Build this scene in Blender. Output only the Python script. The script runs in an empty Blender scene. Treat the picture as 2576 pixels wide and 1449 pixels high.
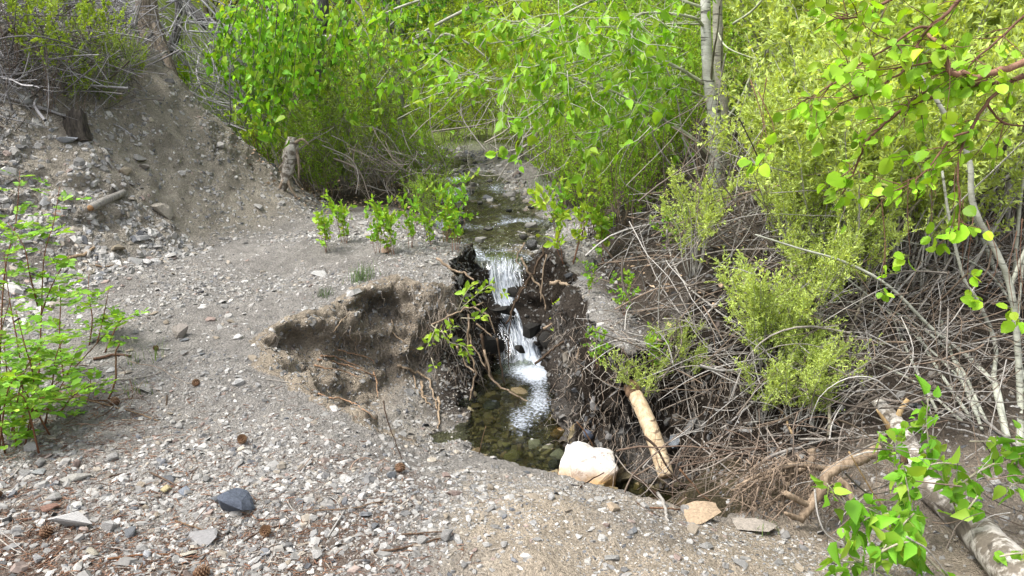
import bpy, bmesh, math, random
import numpy as np
from mathutils import Vector, Matrix, noise as mnoise
from mathutils.bvhtree import BVHTree
RAD = math.radians
rng = np.random.default_rng(11)
random.seed(11)
SC = bpy.context.scene
COL = SC.collection

# ------------------------------------------------------------------ camera
PITCH = RAD(13.0); HFOV = RAD(66.0); EYE = 1.6
FPX = 1288.0 / math.tan(HFOV / 2)
cam_d = bpy.data.cameras.new('camera'); cam_d.sensor_fit = 'HORIZONTAL'; cam_d.angle = HFOV
cam_d.clip_start = 0.05; cam_d.clip_end = 600
cam = bpy.data.objects.new('camera', cam_d); COL.objects.link(cam)
cam.location = (0, 0, EYE); cam.rotation_euler = (RAD(90) - PITCH, 0, 0)
SC.camera = cam
# ------------------------------------------------------------------ sky and sun
SUN_EL, SUN_AZ = RAD(60), RAD(-112)          # azimuth clockwise from +Y
W = bpy.data.worlds.new('World'); SC.world = W; W.use_nodes = True
nt = W.node_tree; nt.nodes.clear()
sky = nt.nodes.new('ShaderNodeTexSky'); sky.sky_type = 'NISHITA'; sky.sun_disc = False
sky.sun_elevation = SUN_EL; sky.sun_rotation = SUN_AZ; sky.dust_density = 4.0; sky.air_density = 1.0
hs = nt.nodes.new('ShaderNodeHueSaturation'); hs.inputs['Saturation'].default_value = 0.35   # thin overcast
bg = nt.nodes.new('ShaderNodeBackground'); bg.inputs['Strength'].default_value = 0.15
out = nt.nodes.new('ShaderNodeOutputWorld')
nt.links.new(sky.outputs[0], hs.inputs['Color']); nt.links.new(hs.outputs[0], bg.inputs['Color'])
nt.links.new(bg.outputs[0], out.inputs[0])
sun_d = bpy.data.lights.new('sun', 'SUN'); sun_d.energy = 1.5; sun_d.angle = RAD(14); sun_d.color = (1.0, 0.975, 0.94)
sun = bpy.data.objects.new('sun', sun_d); COL.objects.link(sun)
sdir = Vector((math.sin(SUN_AZ) * math.cos(SUN_EL), math.cos(SUN_AZ) * math.cos(SUN_EL), math.sin(SUN_EL)))
sun.rotation_euler = sdir.to_track_quat('Z', 'Y').to_euler()
vs = SC.view_settings; vs.view_transform = 'Standard'; vs.look = 'None'; vs.gamma = 1; vs.use_curve_mapping = False
vs.exposure = 1.6
SC.cycles.max_bounces = 8; SC.cycles.transparent_max_bounces = 12
SC.cycles.diffuse_bounces = 3; SC.cycles.transmission_bounces = 4; SC.cycles.glossy_bounces = 3

# ------------------------------------------------------------------ picture -> place
CP, SP = math.cos(PITCH), math.sin(PITCH)
def ray(u, v):
    a = (u - 1288.0) / FPX; b = (724.5 - v) / FPX
    return Vector((a, CP + b * SP, -SP + b * CP))
def at(u, v, y):
    """the point at distance y (metres along +Y) on the sight line through (u, v) of the 2576 x 1449 picture"""
    d = ray(u, v); return Vector((0, 0, EYE)) + d * (y / d.y)

# ------------------------------------------------------------------ numpy noise
def _hash(i, j, k, s):
    h = (i * 374761393 + j * 668265263 + k * 2147483647 + s * 974634777) & 0xFFFFFFFF
    h = ((h ^ (h >> 13)) * 1274126177) & 0xFFFFFFFF
    h = (h ^ (h >> 16)) & 0xFFFF
    return h.astype(np.float64) / 65535.0
def vnoise(p, s=0):
    p = np.asarray(p, float); i = np.floor(p).astype(np.int64); f = p - i; f = f * f * (3 - 2 * f)
    r = 0
    for dx in (0, 1):
        wx = f[:, 0] if dx else 1 - f[:, 0]
        for dy in (0, 1):
            wy = f[:, 1] if dy else 1 - f[:, 1]
            for dz in (0, 1):
                wz = f[:, 2] if dz else 1 - f[:, 2]
                r = r + wx * wy * wz * _hash(i[:, 0] + dx, i[:, 1] + dy, i[:, 2] + dz, s)
    return r * 2 - 1
def fbm(p, octv=4, s=0, gain=.5):
    p = np.asarray(p, float); a = 1.0; r = 0
    for o in range(octv):
        r = r + a * vnoise(p * (2.03 ** o) + o * 17.3, s + o); a *= gain
    return r
def sstep(a, b, x):
    t = np.clip((x - a) / (b - a), 0, 1); return t * t * (3 - 2 * t)
def sdpoly(x, y, poly):
    """distance to the outline and inside mask"""
    d = np.full(x.shape, 1e9); ins = np.zeros(x.shape, bool); n = len(poly)
    for q in range(n):
        ax, ay = poly[q]; bx, by = poly[(q + 1) % n]
        ex, ey = bx - ax, by - ay; t = np.clip(((x - ax) * ex + (y - ay) * ey) / (ex * ex + ey * ey + 1e-12), 0, 1)
        d = np.minimum(d, np.hypot(x - ax - t * ex, y - ay - t * ey))
        if ay != by:
            c = ((ay > y) != (by > y)) & (x < (bx - ax) * (y - ay) / (by - ay) + ax); ins ^= c
    return d, ins
def nrm(v):
    v = np.asarray(v, float); return v / np.maximum(np.linalg.norm(v, axis=-1, keepdims=True), 1e-9)

# ------------------------------------------------------------------ objects
def tag(o, label=None, cat=None, group=None, kind=None):
    if label: o['label'] = label
    if cat: o['category'] = cat
    if group: o['group'] = group
    if kind: o['kind'] = kind
    return o
def mesh_np(name, V, polys, tint=None, smooth=False, mat=None, extra=None):
    """polys: list of (n, k) index arrays, k = 3 or 4"""
    me = bpy.data.meshes.new(name); V = np.asarray(V, np.float32)
    me.vertices.add(len(V)); me.vertices.foreach_set('co', V.ravel())
    loops = np.concatenate([p.ravel() for p in polys]).astype(np.int32)
    tot = np.concatenate([np.full(len(p), p.shape[1], np.int32) for p in polys])
    st = np.concatenate([[0], np.cumsum(tot)[:-1]]).astype(np.int32)
    me.loops.add(len(loops)); me.loops.foreach_set('vertex_index', loops)
    me.polygons.add(len(tot)); me.polygons.foreach_set('loop_start', st); me.polygons.foreach_set('loop_total', tot)
    me.polygons.foreach_set('use_smooth', np.full(len(tot), smooth, bool))
    me.update(calc_edges=True)
    for nm, c in {**({'tint': tint} if tint is not None else {}), **(extra or {})}.items():
        c = np.asarray(c, np.float32)
        if c.shape[1] == 3: c = np.concatenate([c, np.ones((len(c), 1), np.float32)], 1)
        at_ = me.attributes.new(nm, 'FLOAT_COLOR', 'POINT'); at_.data.foreach_set('color', c.ravel())
    if mat: me.materials.append(mat)
    return me
def link(name, me, parent=None, loc=None):
    o = bpy.data.objects.new(name, me); COL.objects.link(o)
    if parent: o.parent = parent
    if loc is not None: o.location = loc
    return o
def empty(name, loc, label, cat, group=None):
    o = bpy.data.objects.new(name, None); COL.objects.link(o); o.location = loc; o.empty_display_size = .1
    return tag(o, label, cat, group)
def copy_tree(o, parent=None):
    c = o.copy(); COL.objects.link(c)
    if parent: c.parent = parent
    for ch in list(o.children): copy_tree(ch, c)
    return c
class MB:
    """collects numpy shapes and becomes ONE mesh"""
    def __init__(s): s.V = []; s.F = {3: [], 4: []}; s.C = []; s.n = 0
    def add(s, V, faces, col=(1, 1, 1)):
        V = np.asarray(V, float)
        for k, f in faces.items():
            if len(f): s.F[k].append(np.asarray(f, np.int64) + s.n)
        c = np.asarray(col, float)
        if c.ndim == 1: c = np.tile(c[:3], (len(V), 1))
        s.V.append(V); s.C.append(c); s.n += len(V); return s
    def tube(s, pts, rad, sides=6, col=(1, 1, 1), cap=True, smooth=3, wob=0, gnarl=0):
        P = np.asarray([tuple(p) for p in pts], float); r = np.asarray(rad, float)
        if r.ndim == 0: r = np.full(len(P), float(r))
        if len(r) == 2 and len(P) > 2: r = np.linspace(r[0], r[1], len(P))
        if smooth and len(P) > 2: P, r = spline(P, r, smooth)
        if gnarl and len(P) > 4:
            q = np.stack([fbm(P * 26 + 11.1 * k, 2, 200 + k) for k in range(3)], -1); e = np.minimum(np.arange(len(P)), 4)[:, None] / 4; P = P + q * e * np.minimum(r, .02)[:, None] * gnarl
        T = nrm(np.gradient(P, axis=0)); up = np.array((0, 0, 1.)) if abs(T[0][2]) < .9 else np.array((1., 0, 0))
        A = nrm(np.cross(T, up))
        for q in range(1, len(A)):
            a = A[q - 1] - T[q] * np.dot(A[q - 1], T[q]); A[q] = a / max(np.linalg.norm(a), 1e-9)
        B = np.cross(T, A); n = len(P)
        ang = np.arange(sides) * 2 * math.pi / sides
        rr = r[:, None] * np.ones((1, sides))
        if wob: rr = rr * (1 + wob * (rng.random((n, sides)) - .5) * 2)
        V = P[:, None] + rr[..., None] * (np.cos(ang)[None, :, None] * A[:, None] + np.sin(ang)[None, :, None] * B[:, None])
        V = V.reshape(-1, 3); i = np.arange(n - 1)[:, None] * sides; j = np.arange(sides)[None]; j2 = (j + 1) % sides
        f4 = np.stack([i + j, i + j2, i + sides + j2, i + sides + j], -1).reshape(-1, 4); f3 = []
        if cap:
            V = np.concatenate([V, P[:1], P[-1:]]); c0, c1 = n * sides, n * sides + 1
            f3 = [(c0, (q + 1) % sides, q) for q in range(sides)] + [(c1, (n - 1) * sides + q, (n - 1) * sides + (q + 1) % sides) for q in range(sides)]
        return s.add(V, {4: f4, 3: f3}, col)
    def mesh(s, name, mat, origin=None, smooth=True):
        V = np.concatenate(s.V); 
        if origin is not None: V = V - np.asarray(tuple(origin))
        pol = [np.concatenate(s.F[k]) for k in (3, 4) if s.F[k]]
        return mesh_np(name, V, pol, np.concatenate(s.C), smooth, mat)
    def obj(s, name, mat, parent=None, smooth=True, origin=None):
        if origin is None and parent is not None: origin = parent.location
        o = link(name, s.mesh(name, mat, origin, smooth), parent)
        return o
    def top(s, name, mat, label, cat, group=None, kind=None, origin=None, smooth=True):
        """a thing that is one mesh, its origin at its own middle base"""
        V = np.concatenate(s.V)
        if origin is None: origin = np.array(((V[:, 0].min() + V[:, 0].max()) / 2, (V[:, 1].min() + V[:, 1].max()) / 2, V[:, 2].min()))
        o = link(name, s.mesh(name, mat, origin, smooth), None, tuple(origin))
        return tag(o, label, cat, group, kind)
def spline(P, r, k):
    n = len(P); Q = np.concatenate([[2 * P[0] - P[1]], P, [2 * P[-1] - P[-2]]]); o = []; ro = []
    for q in range(n - 1):
        p0, p1, p2, p3 = Q[q:q + 4]
        for t in np.arange(k) / k:
            o.append(.5 * (2 * p1 + (p2 - p0) * t + (2 * p0 - 5 * p1 + 4 * p2 - p3) * t * t + (3 * p1 - p0 - 3 * p2 + p3) * t ** 3))
            ro.append(r[q] + (r[q + 1] - r[q]) * t)
    o.append(P[-1]); ro.append(r[-1]); return np.array(o), np.array(ro)

# ------------------------------------------------------------------ materials
def newmat(name):
    m = bpy.data.materials.new(name); m.use_nodes = True; t = m.node_tree; t.nodes.clear()
    def N(ty, **kw):
        n = t.nodes.new('ShaderNode' + ty)
        for k, v in kw.items():
            if k in n.inputs.keys(): n.inputs[k].default_value = v
            else: setattr(n, k, v)
        return n
    def L(a, b): t.links.new(a, b)
    o = N('OutputMaterial'); return m, t, N, L, o
def mixcol(N, L, a, b, fac, mode='MIX'):
    n = N('Mix', data_type='RGBA', blend_type=mode)
    for s, i in ((fac, 0), (a, 6), (b, 7)):
        if hasattr(s, 'is_output'): L(s, n.inputs[i])
        else: n.inputs[i].default_value = s if i == 0 else (*s, 1)
    return n.outputs[2]
def ramp(N, L, src, stops):
    r = N('ValToRGB'); L(src, r.inputs[0]); e = r.color_ramp.elements
    while len(e) < len(stops): e.new(.5)
    for k, (p, c) in enumerate(stops):
        e[k].position = p; e[k].color = (c, c, c, 1) if not isinstance(c, tuple) else (*c, 1)
    return r.outputs[0]
def coords(N, L, obj=True, scale=(1, 1, 1)):
    c = N('TexCoord'); m = N('Mapping'); m.inputs['Scale'].default_value = scale
    L(c.outputs['Object' if obj else 'Generated'], m.inputs[0]); return m.outputs[0]
def tex(N, L, co, scale, detail=4, rough=.6, kind='TexNoise'):
    n = N(kind); n.inputs['Scale'].default_value = scale
    if 'Detail' in n.inputs.keys(): n.inputs['Detail'].default_value = detail
    if 'Roughness' in n.inputs.keys(): n.inputs['Roughness'].default_value = rough
    L(co, n.inputs['Vector']); return n
def bsdf(N, L, o, col, rough, bump=None, strength=.5, dist=.01, spec=.3):
    p = N('BsdfPrincipled'); p.inputs['Specular IOR Level'].default_value = spec
    if hasattr(col, 'is_output'): L(col, p.inputs['Base Color'])
    else: p.inputs['Base Color'].default_value = (*col, 1)
    if hasattr(rough, 'is_output'): L(rough, p.inputs['Roughness'])
    else: p.inputs['Roughness'].default_value = rough
    if bump is not None:
        b = N('Bump'); b.inputs['Strength'].default_value = strength; b.inputs['Distance'].default_value = dist
        L(bump, b.inputs['Height']); L(b.outputs[0], p.inputs['Normal'])
    L(p.outputs[0], o.inputs[0]); return p
def attr(N, name): 
    a = N('Attribute'); a.attribute_name = name; return a.outputs['Color']

def mat_soil():
    m, t, N, L, o = newmat('soil'); co = coords(N, L)
    n1 = tex(N, L, co, 9, 6, .65); n2 = tex(N, L, co, 70, 5, .7); v = tex(N, L, co, 85, kind='TexVoronoi'); v2 = tex(N, L, co, 38, kind='TexVoronoi')
    c = attr(N, 'tint')
    c = mixcol(N, L, c, ramp(N, L, n1.outputs[0], [(.3, .68), (.72, 1.25)]), 1.0, 'MULTIPLY')
    c = mixcol(N, L, c, ramp(N, L, n2.outputs[0], [(.3, .55), (.7, 1.4)]), .8, 'MULTIPLY')
    sp = N('SeparateColor'); L(v.outputs['Color'], sp.inputs[0])
    c = mixcol(N, L, c, ramp(N, L, sp.outputs[0], [(0, .65), (1, 1.4)]), .75, 'MULTIPLY')
    a = N('Math', operation='MULTIPLY'); L(n2.outputs[0], a.inputs[0]); a.inputs[1].default_value = 1.2
    b = N('Math', operation='SUBTRACT'); L(a.outputs[0], b.inputs[0]); L(v.outputs['Distance'], b.inputs[1])
    d = N('Math', operation='SUBTRACT'); L(b.outputs[0], d.inputs[0]); L(v2.outputs['Distance'], d.inputs[1])
    bsdf(N, L, o, c, .95, d.outputs[0], .9, .02, .15); return m
def mat_chip():
    m, t, N, L, o = newmat('shale_chips'); co = coords(N, L)
    n = tex(N, L, co, 60, 4, .6)
    c = mixcol(N, L, attr(N, 'tint'), ramp(N, L, n.outputs[0], [(.3, .75), (.7, 1.2)]), 1.0, 'MULTIPLY')
    bsdf(N, L, o, c, .8, n.outputs[0], .4, .004, .25); return m
def mat_rock(name, wet=False, lam=False):
    """colour from the object; mottling, veins and grain on top"""
    m, t, N, L, o = newmat(name); co = coords(N, L, scale=(1, 1, 5) if lam else (1, 1, 1))
    oi = N('ObjectInfo'); add = N('VectorMath', operation='ADD'); L(co, add.inputs[0])
    sc = N('VectorMath', operation='SCALE'); sc.inputs[0].default_value = (13, 7, 5); L(oi.outputs['Random'], sc.inputs['Scale']); L(sc.outputs[0], add.inputs[1]); co = add.outputs[0]
    n1 = tex(N, L, co, 14, 6, .65); n2 = tex(N, L, co, 90, 4, .7)
    c = mixcol(N, L, oi.outputs['Color'], ramp(N, L, n1.outputs[0], [(.3, .62), (.55, 1.0), (.75, 1.22)]), 1.0, 'MULTIPLY')
    c = mixcol(N, L, c, ramp(N, L, n2.outputs[0], [(.3, .7), (.7, 1.2)]), .7, 'MULTIPLY')
    s = N('Math', operation='ADD'); L(n1.outputs[0], s.inputs[0]); L(n2.outputs[0], s.inputs[1])
    bsdf(N, L, o, c, .25 if wet else .8, s.outputs[0], .55, .012, .5 if wet else .25); return m
def mat_boulder():
    m, t, N, L, o = newmat('stained_boulder'); co = coords(N, L)
    n1 = tex(N, L, co, 7, 7, .62); n2 = tex(N, L, co, 75, 4, .7); n3 = tex(N, L, co, 3.2, 4, .5)
    base = mixcol(N, L, (.42, .395, .35), (.57, .565, .56), ramp(N, L, n1.outputs[0], [(.42, 0.), (.54, 1.)]))
    base = mixcol(N, L, base, (.38, .25, .12), ramp(N, L, n3.outputs[0], [(.55, 0.), (.64, .75)]))
    base = mixcol(N, L, base, (.16, .12, .10), ramp(N, L, tex(N, L, co, 11, 6, .75).outputs[0], [(.57, 0.), (.63, .85)]))
    sx = N('SeparateXYZ'); L(co, sx.inputs[0])
    h = N('Math', operation='ADD'); L(sx.outputs[2], h.inputs[0])
    k = N('Math', operation='MULTIPLY'); L(n1.outputs[0], k.inputs[0]); k.inputs[1].default_value = -.12; L(k.outputs[0], h.inputs[1])
    w = ramp(N, L, h.outputs[0], [(.04, 1.), (.10, .8), (.15, 0.)])      # the waterline stain
    wetc = mixcol(N, L, (.17, .085, .025), (.36, .21, .07), ramp(N, L, n1.outputs[0], [(.35, 0.), (.62, 1.)]))
    c = mixcol(N, L, base, wetc, w); c = mixcol(N, L, c, ramp(N, L, n2.outputs[0], [(.3, .72), (.7, 1.15)]), .8, 'MULTIPLY')
    s = N('Math', operation='ADD'); L(n1.outputs[0], s.inputs[0]); L(n2.outputs[0], s.inputs[1])
    bsdf(N, L, o, c, ramp(N, L, w, [(0, .8), (1, .3)]), s.outputs[0], .5, .012, .4); return m
def mat_bark(name, dark, light, scale=(1, 1, 1), sc=30, marks=None, rough=.85, bump=.7, dist=.008, useattr=True, lo=.35, hi=.65):
    m, t, N, L, o = newmat(name); co = coords(N, L, scale=scale)
    n = tex(N, L, co, sc, 6, .65); n2 = tex(N, L, co, sc * 5, 3, .6)
    c = mixcol(N, L, dark, light, ramp(N, L, n.outputs[0], [(lo, 0.), (hi, 1.)]))
    if marks:
        k = tex(N, L, coords(N, L, scale=(6, 6, 45)), 1.0, 3, .5)
        c = mixcol(N, L, c, marks, ramp(N, L, k.outputs[0], [(.60, 0.), (.65, .85)]))
    c = mixcol(N, L, c, ramp(N, L, n2.outputs[0], [(.3, .75), (.7, 1.2)]), .8, 'MULTIPLY')
    if useattr: c = mixcol(N, L, c, attr(N, 'tint'), 1.0, 'MULTIPLY')
    bsdf(N, L, o, c, rough, n.outputs[0], bump, dist, .2); return m
def mat_leaf(name, src='tint', trans=.45, rough=.42, tr_tint=(1.25, 1.15, .35)):
    m, t, N, L, o = newmat(name)
    c = attr(N, 'tint') if src == 'tint' else N('ObjectInfo').outputs['Color']
    p = N('BsdfPrincipled'); p.inputs['Roughness'].default_value = rough; p.inputs['Specular IOR Level'].default_value = .18
    L(c, p.inputs['Base Color'])
    tr = N('BsdfTranslucent'); L(mixcol(N, L, c, tr_tint, 1.0, 'MULTIPLY'), tr.inputs[0])
    ad = N('MixShader'); ad.inputs[0].default_value = trans
    L(p.outputs[0], ad.inputs[1]); L(tr.outputs[0], ad.inputs[2]); L(ad.outputs[0], o.inputs[0]); return m
def mat_water(name, tint, foam_lo, foam_hi, uvs=None, bump=.5, nscale=9, dist=.03, foamcol=(.52, .57, .64)):
    """clear water with a rippled glossy skin; foam where the mesh's foam attribute is high"""
    m, t, N, L, o = newmat(name)
    if uvs:
        u = N('UVMap'); mp = N('Mapping'); mp.inputs['Scale'].default_value = uvs; L(u.outputs[0], mp.inputs[0]); co = mp.outputs[0]
    else: co = coords(N, L)
    n = tex(N, L, co, nscale, 5, .6); n2 = tex(N, L, co, nscale * 3.5, 6, .7)
    b = N('Bump'); b.inputs['Strength'].default_value = bump; b.inputs['Distance'].default_value = dist; L(n.outputs[0], b.inputs['Height'])
    tr = N('BsdfTransparent'); tr.inputs[0].default_value = (*tint, 1)
    gl = N('BsdfGlossy'); gl.inputs['Roughness'].default_value = .06; L(b.outputs[0], gl.inputs['Normal'])
    fr = N('Fresnel'); fr.inputs['IOR'].default_value = 1.33; L(b.outputs[0], fr.inputs['Normal'])
    mx = N('MixShader'); L(fr.outputs[0], mx.inputs[0]); L(tr.outputs[0], mx.inputs[1]); L(gl.outputs[0], mx.inputs[2])
    sp = N('SeparateColor'); L(attr(N, 'tint'), sp.inputs[0])
    ma = N('Math', operation='ADD'); L(sp.outputs[0], ma.inputs[0]); L(n2.outputs[0], ma.inputs[1])
    f = ramp(N, L, ma.outputs[0], [(0, 0.), (1, 1.)])
    mr = N('MapRange'); mr.inputs[1].default_value = foam_lo; mr.inputs[2].default_value = foam_hi; L(ma.outputs[0], mr.inputs[0])
    fo = N('BsdfPrincipled'); fo.inputs['Base Color'].default_value = (*foamcol, 1); fo.inputs['Roughness'].default_value = .5
    b2 = N('Bump'); b2.inputs['Strength'].default_value = .8; b2.inputs['Distance'].default_value = .02; L(n2.outputs[0], b2.inputs['Height']); L(b2.outputs[0], fo.inputs['Normal'])
    m2 = N('MixShader'); L(mr.outputs[0], m2.inputs[0]); L(mx.outputs[0], m2.inputs[1]); L(fo.outputs[0], m2.inputs[2])
    L(m2.outputs[0], o.inputs[0]); return m
M = dict(
    soil=mat_soil(), chip=mat_chip(), rock=mat_rock('stone'), slate=mat_rock('slate', lam=True), wetrock=mat_rock('wet_stone', wet=True), boulder=mat_boulder(),
    aspen=mat_bark('smooth_grey_bark', (.26, .26, .22), (.44, .44, .39), (1, 1, 2.5), 6, (.05, .045, .04), .7, .25),
    brown=mat_bark('furrowed_brown_bark', (.05, .04, .03), (.24, .20, .15), (3.5, 3.5, .6), 14, None, .9, 1.0, .02),
    darkbark=mat_bark('dark_bark', (.025, .024, .024), (.11, .105, .095), (3, 3, .7), 14, None, .9, 1.0, .02),
    dead=mat_bark('weathered_grey_wood', (.15, .14, .125), (.34, .325, .30), (6, 6, 1), 12, None, .85, .4),
    log=mat_bark('pale_flaking_bark', (.12, .102, .08), (.38, .355, .315), (1, 1, 1), 13, (.06, .05, .04), .85, .8, .01, True, .46, .57),
    peeled=mat_bark('peeled_pale_wood', (.28, .20, .115), (.48, .39, .265), (4, 4, 1), 9, (.08, .05, .03), .7, .3),
    root=mat_bark('root_wood', (.12, .088, .06), (.33, .265, .20), (4, 4, 1), 14, None, .9, .5),
    twig=mat_bark('twig_bark', (.65, .65, .65), (1, 1, 1), (4, 4, 1), 14, None, .85, .3),
    leaf=mat_leaf('foliage'), leafobj=mat_leaf('leaf_blade', 'obj'), 
    far=mat_leaf('far_foliage', trans=.55),
)
# ================================================================== the ground
RIM = [(-.22, 3.66), (.2, 3.50), (.6, 3.36), (.98, 3.12), (1.3, 3.02), (1.6, 3.1), (1.76, 3.5), (1.75, 4.3), (1.65, 4.9), (1.25, 5.0), (.84, 4.62), (.64, 4.5), (.50, 4.8),
       (.50, 5.3), (.52, 6.0), (.48, 6.8), (.36, 7.45), (.22, 7.75), (-.48, 7.75), (-.50, 7.3), (-.48, 6.8), (-.46, 6.3), (-.52, 5.95), (-.72, 6.08), (-1.0, 6.15), (-1.28, 5.95), (-1.36, 5.6), (-1.55, 5.3),
       (-1.72, 4.95), (-1.5, 4.5), (-1.12, 4.1), (-.76, 3.8), (-.45, 3.68)]
FLOOR = [(-.12, 4.72), (.22, 4.42), (.62, 4.1), (.86, 3.85), (1.15, 3.5), (1.4, 3.5), (1.45, 3.85), (.95, 4.2), (.56, 4.42), (.36, 4.9), (.30, 5.6), (.28, 6.3), (.26, 6.65),
         (-.2, 6.75), (-.27, 6.3), (-.30, 5.7), (-.32, 5.3), (-.26, 4.95)]
HILL = [(-3.7, -40), (-3.4, 4.6), (-3.3, 5.8), (-2.95, 6.8), (-2.5, 7.7), (-2.1, 8.5), (-2.05, 9.4), (-2.5, 10.4), (-3.6, 11.6), (-4.6, 14), (-6.5, 20), (-11, 32), (-60, 60), (-60, -40)]
HILL_R = [(4.6, -40), (4.4, 3.0), (2.6, 6.8), (1.5, 8.6), (1.2, 10.5), (.9, 13), (.2, 15.5), (-1.2, 19), (-2, 40), (60, 60), (60, -40)]
def xs(y): return np.interp(y, [7, 8.0, 9, 11, 14.3, 20, 40], [-.13, -.12, -.15, -.5, -1.07, -3.2, -14])
def width(y): return np.interp(y, [7.4, 7.9, 9, 11, 14], [.42, .70, .95, .95, .6])
def wlevel(y): return np.interp(y, [7.4, 7.9, 9, 11, 14.3, 20, 40], [.15, .19, .25, .38, .62, 1.1, 4])
def top_z(x, y):
    b = np.interp(y, [0, 3.9, 5.2, 7.2, 12, 20, 60], [0, 0, .12, .32, .55, 1.0, 3])
    p = np.stack([x * .55, y * .55, 0 * x], -1); wob = fbm(p, 3, 5)
    d, i = sdpoly(x + .22 * wob, y + .15 * vnoise(p * 2.1, 9), HILL); d = np.where(i, d, 0)
    sl = np.interp(y, [4.5, 6.0, 7.4], [.45, .75, 1.08]); d1 = np.minimum(d, 2.0)
    b = b + sl * (np.sqrt(d1 * d1 + .16) - .4) * 1.12 + .26 * np.maximum(d - 2.0, 0)
    d, i = sdpoly(x, y, HILL_R); d = np.where(i, d, 0); b = b + np.where(d < 6, .2 * d, 1.2 + .42 * (d - 6))
    b = b + .48 * np.maximum(y - 19, 0) * sstep(17, 24, y)
    b = b - .10 * sstep(.3, 2.2, x) * sstep(3.9, 3.0, y)                 # foreground falls a little to the right
    b = b + .50 * sstep(3.95, 5.3, y + .12 * x) * sstep(.75, 1.35, x)
    b = b + .16 * np.exp(-((x - .62) ** 2 / .06 + (y - 5.0) ** 2 / .5))       # crest of the right bank
    b = b + .05 * np.exp(-((x + .8) ** 2 / .2 + (y - 6.5) ** 2 / .3))
    seg = [(-.35, 3.75), (.2, 3.5), (.6, 3.36), (.98, 3.12), (1.4, 3.0)]
    dd = sdpoly(x, y, seg + seg[::-1])[0]; b = b - .15 * np.exp(-(dd / .38) ** 2)
    return b + .05 * fbm(np.stack([x * 1.1, y * 1.1, 0 * x], -1), 4, 2)
def height(x, y):
    t = top_z(x, y)
    dx = np.abs(x - xs(y)); ch = sstep(0, .75, dx - width(y) / 2)         # upstream channel
    bed = wlevel(y) - .05 + .06 * fbm(np.stack([x * 3, y * 3, 0 * x], -1), 3, 21)
    t2 = bed + (np.maximum(t, bed + .12) - bed) * ch
    m = sstep(7.2, 7.8, y); t = t * (1 - m) + t2 * m
    dR, iR = sdpoly(x + .055 * fbm(np.stack([x * 4, y * 4, 0 * x], -1), 3, 31), y + .055 * fbm(np.stack([x * 4, y * 4, 0 * x], -1), 3, 32), RIM)
    dF, iF = sdpoly(x, y, FLOOR)
    a = np.where(iF, 0, dF); c = np.where(iR, dR, 0); tt = a / np.maximum(a + c, 1e-6); tt = np.where(iR, tt, 1.0); tt = np.where(iF, 0, tt)
    scoop = sstep(-.30, -.5, x) * sstep(3.62, 3.95, y)                        # eroded bowl: talus below, cut face above
    back = sstep(5.2, 5.9, y - .15 * x)
    prof_s = np.where(tt < .62, .25 * tt / .58, .25 + .75 * sstep(.58, .97, tt))
    right = sstep(.2, .5, x) * sstep(4.2, 4.5, y)
    prof_r = sstep(-.1, .9, tt) 
    prof = tt * (1 - scoop) + prof_s * scoop; prof = prof * (1 - right) + prof_r * right
    near = sstep(4.3, 3.8, y) * (1 - scoop); prof = prof * (1 - near) + tt ** .9 * near
    fl = -.66 + .36 * sstep(.85, 1.25, x) + .035 * fbm(np.stack([x * 5, y * 5, 0 * x], -1), 3, 3) 
    z = fl + (t - fl) * prof
    return z, tt, iR, scoop, right
# polar grid about the standing point: fine inside the view, coarse behind
th = np.concatenate([np.linspace(-180, -44, 40)[:-1], np.concatenate([np.linspace(-44, -21, 95)[:-1], np.linspace(-21, 17, 345)[:-1], np.linspace(17, 44, 105)]), np.linspace(44, 180, 40)[1:-1]])
rr = np.concatenate([[.25, .6, .9], np.geomspace(1.2, 3.3, 95)[:-1], np.linspace(3.3, 7.9, 345)[:-1], np.geomspace(7.9, 20, 130)[:-1], np.geomspace(20, 260, 36)])
TH, RR = np.meshgrid(np.radians(th), rr); gx = (RR * np.sin(TH)).ravel(); gy = (RR * np.cos(TH)).ravel()
gz, gt, giR, gsc, grt = height(gx, gy)
nT, nR = len(th), len(rr)
P = np.stack([gx, gy, gz], -1)
# cut banks: push the surface out and in along its own normal, clods and hollows
G = P.reshape(nR, nT, 3); du = np.gradient(G, axis=1); dv = np.gradient(G, axis=0)
gn = nrm(np.cross(du, dv)).reshape(-1, 3); gn[gn[:, 2] < 0] *= -1
steep = sstep(.08, .45, 1 - gn[:, 2]) * sstep(12, 8, gy)
wall = (giR & (gt > .02)).astype(float)
mound = sstep(.12, .5, 1 - gn[:, 2]) * (~giR) * (gx < -1.5) * sstep(13, 9, gy)
lay = P * np.array((1, 1, 2.2)); gsc_r = grt
disp = steep * wall * (.075 * fbm(lay * 5.0, 4, 41) + .022 * vnoise(P * 19, 50) + .10 * gsc_r * vnoise(P * 2.6, 48) + .025 * np.abs(vnoise(lay * 8, 49))) + .06 * mound * fbm(lay * 4.5, 5, 43, .62)
disp += sstep(10, 6, RR.ravel()) * (.010 * fbm(P * 11, 3, 45) + .007 * vnoise(P * 42, 46))
P = P + gn * disp[:, None]
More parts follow.
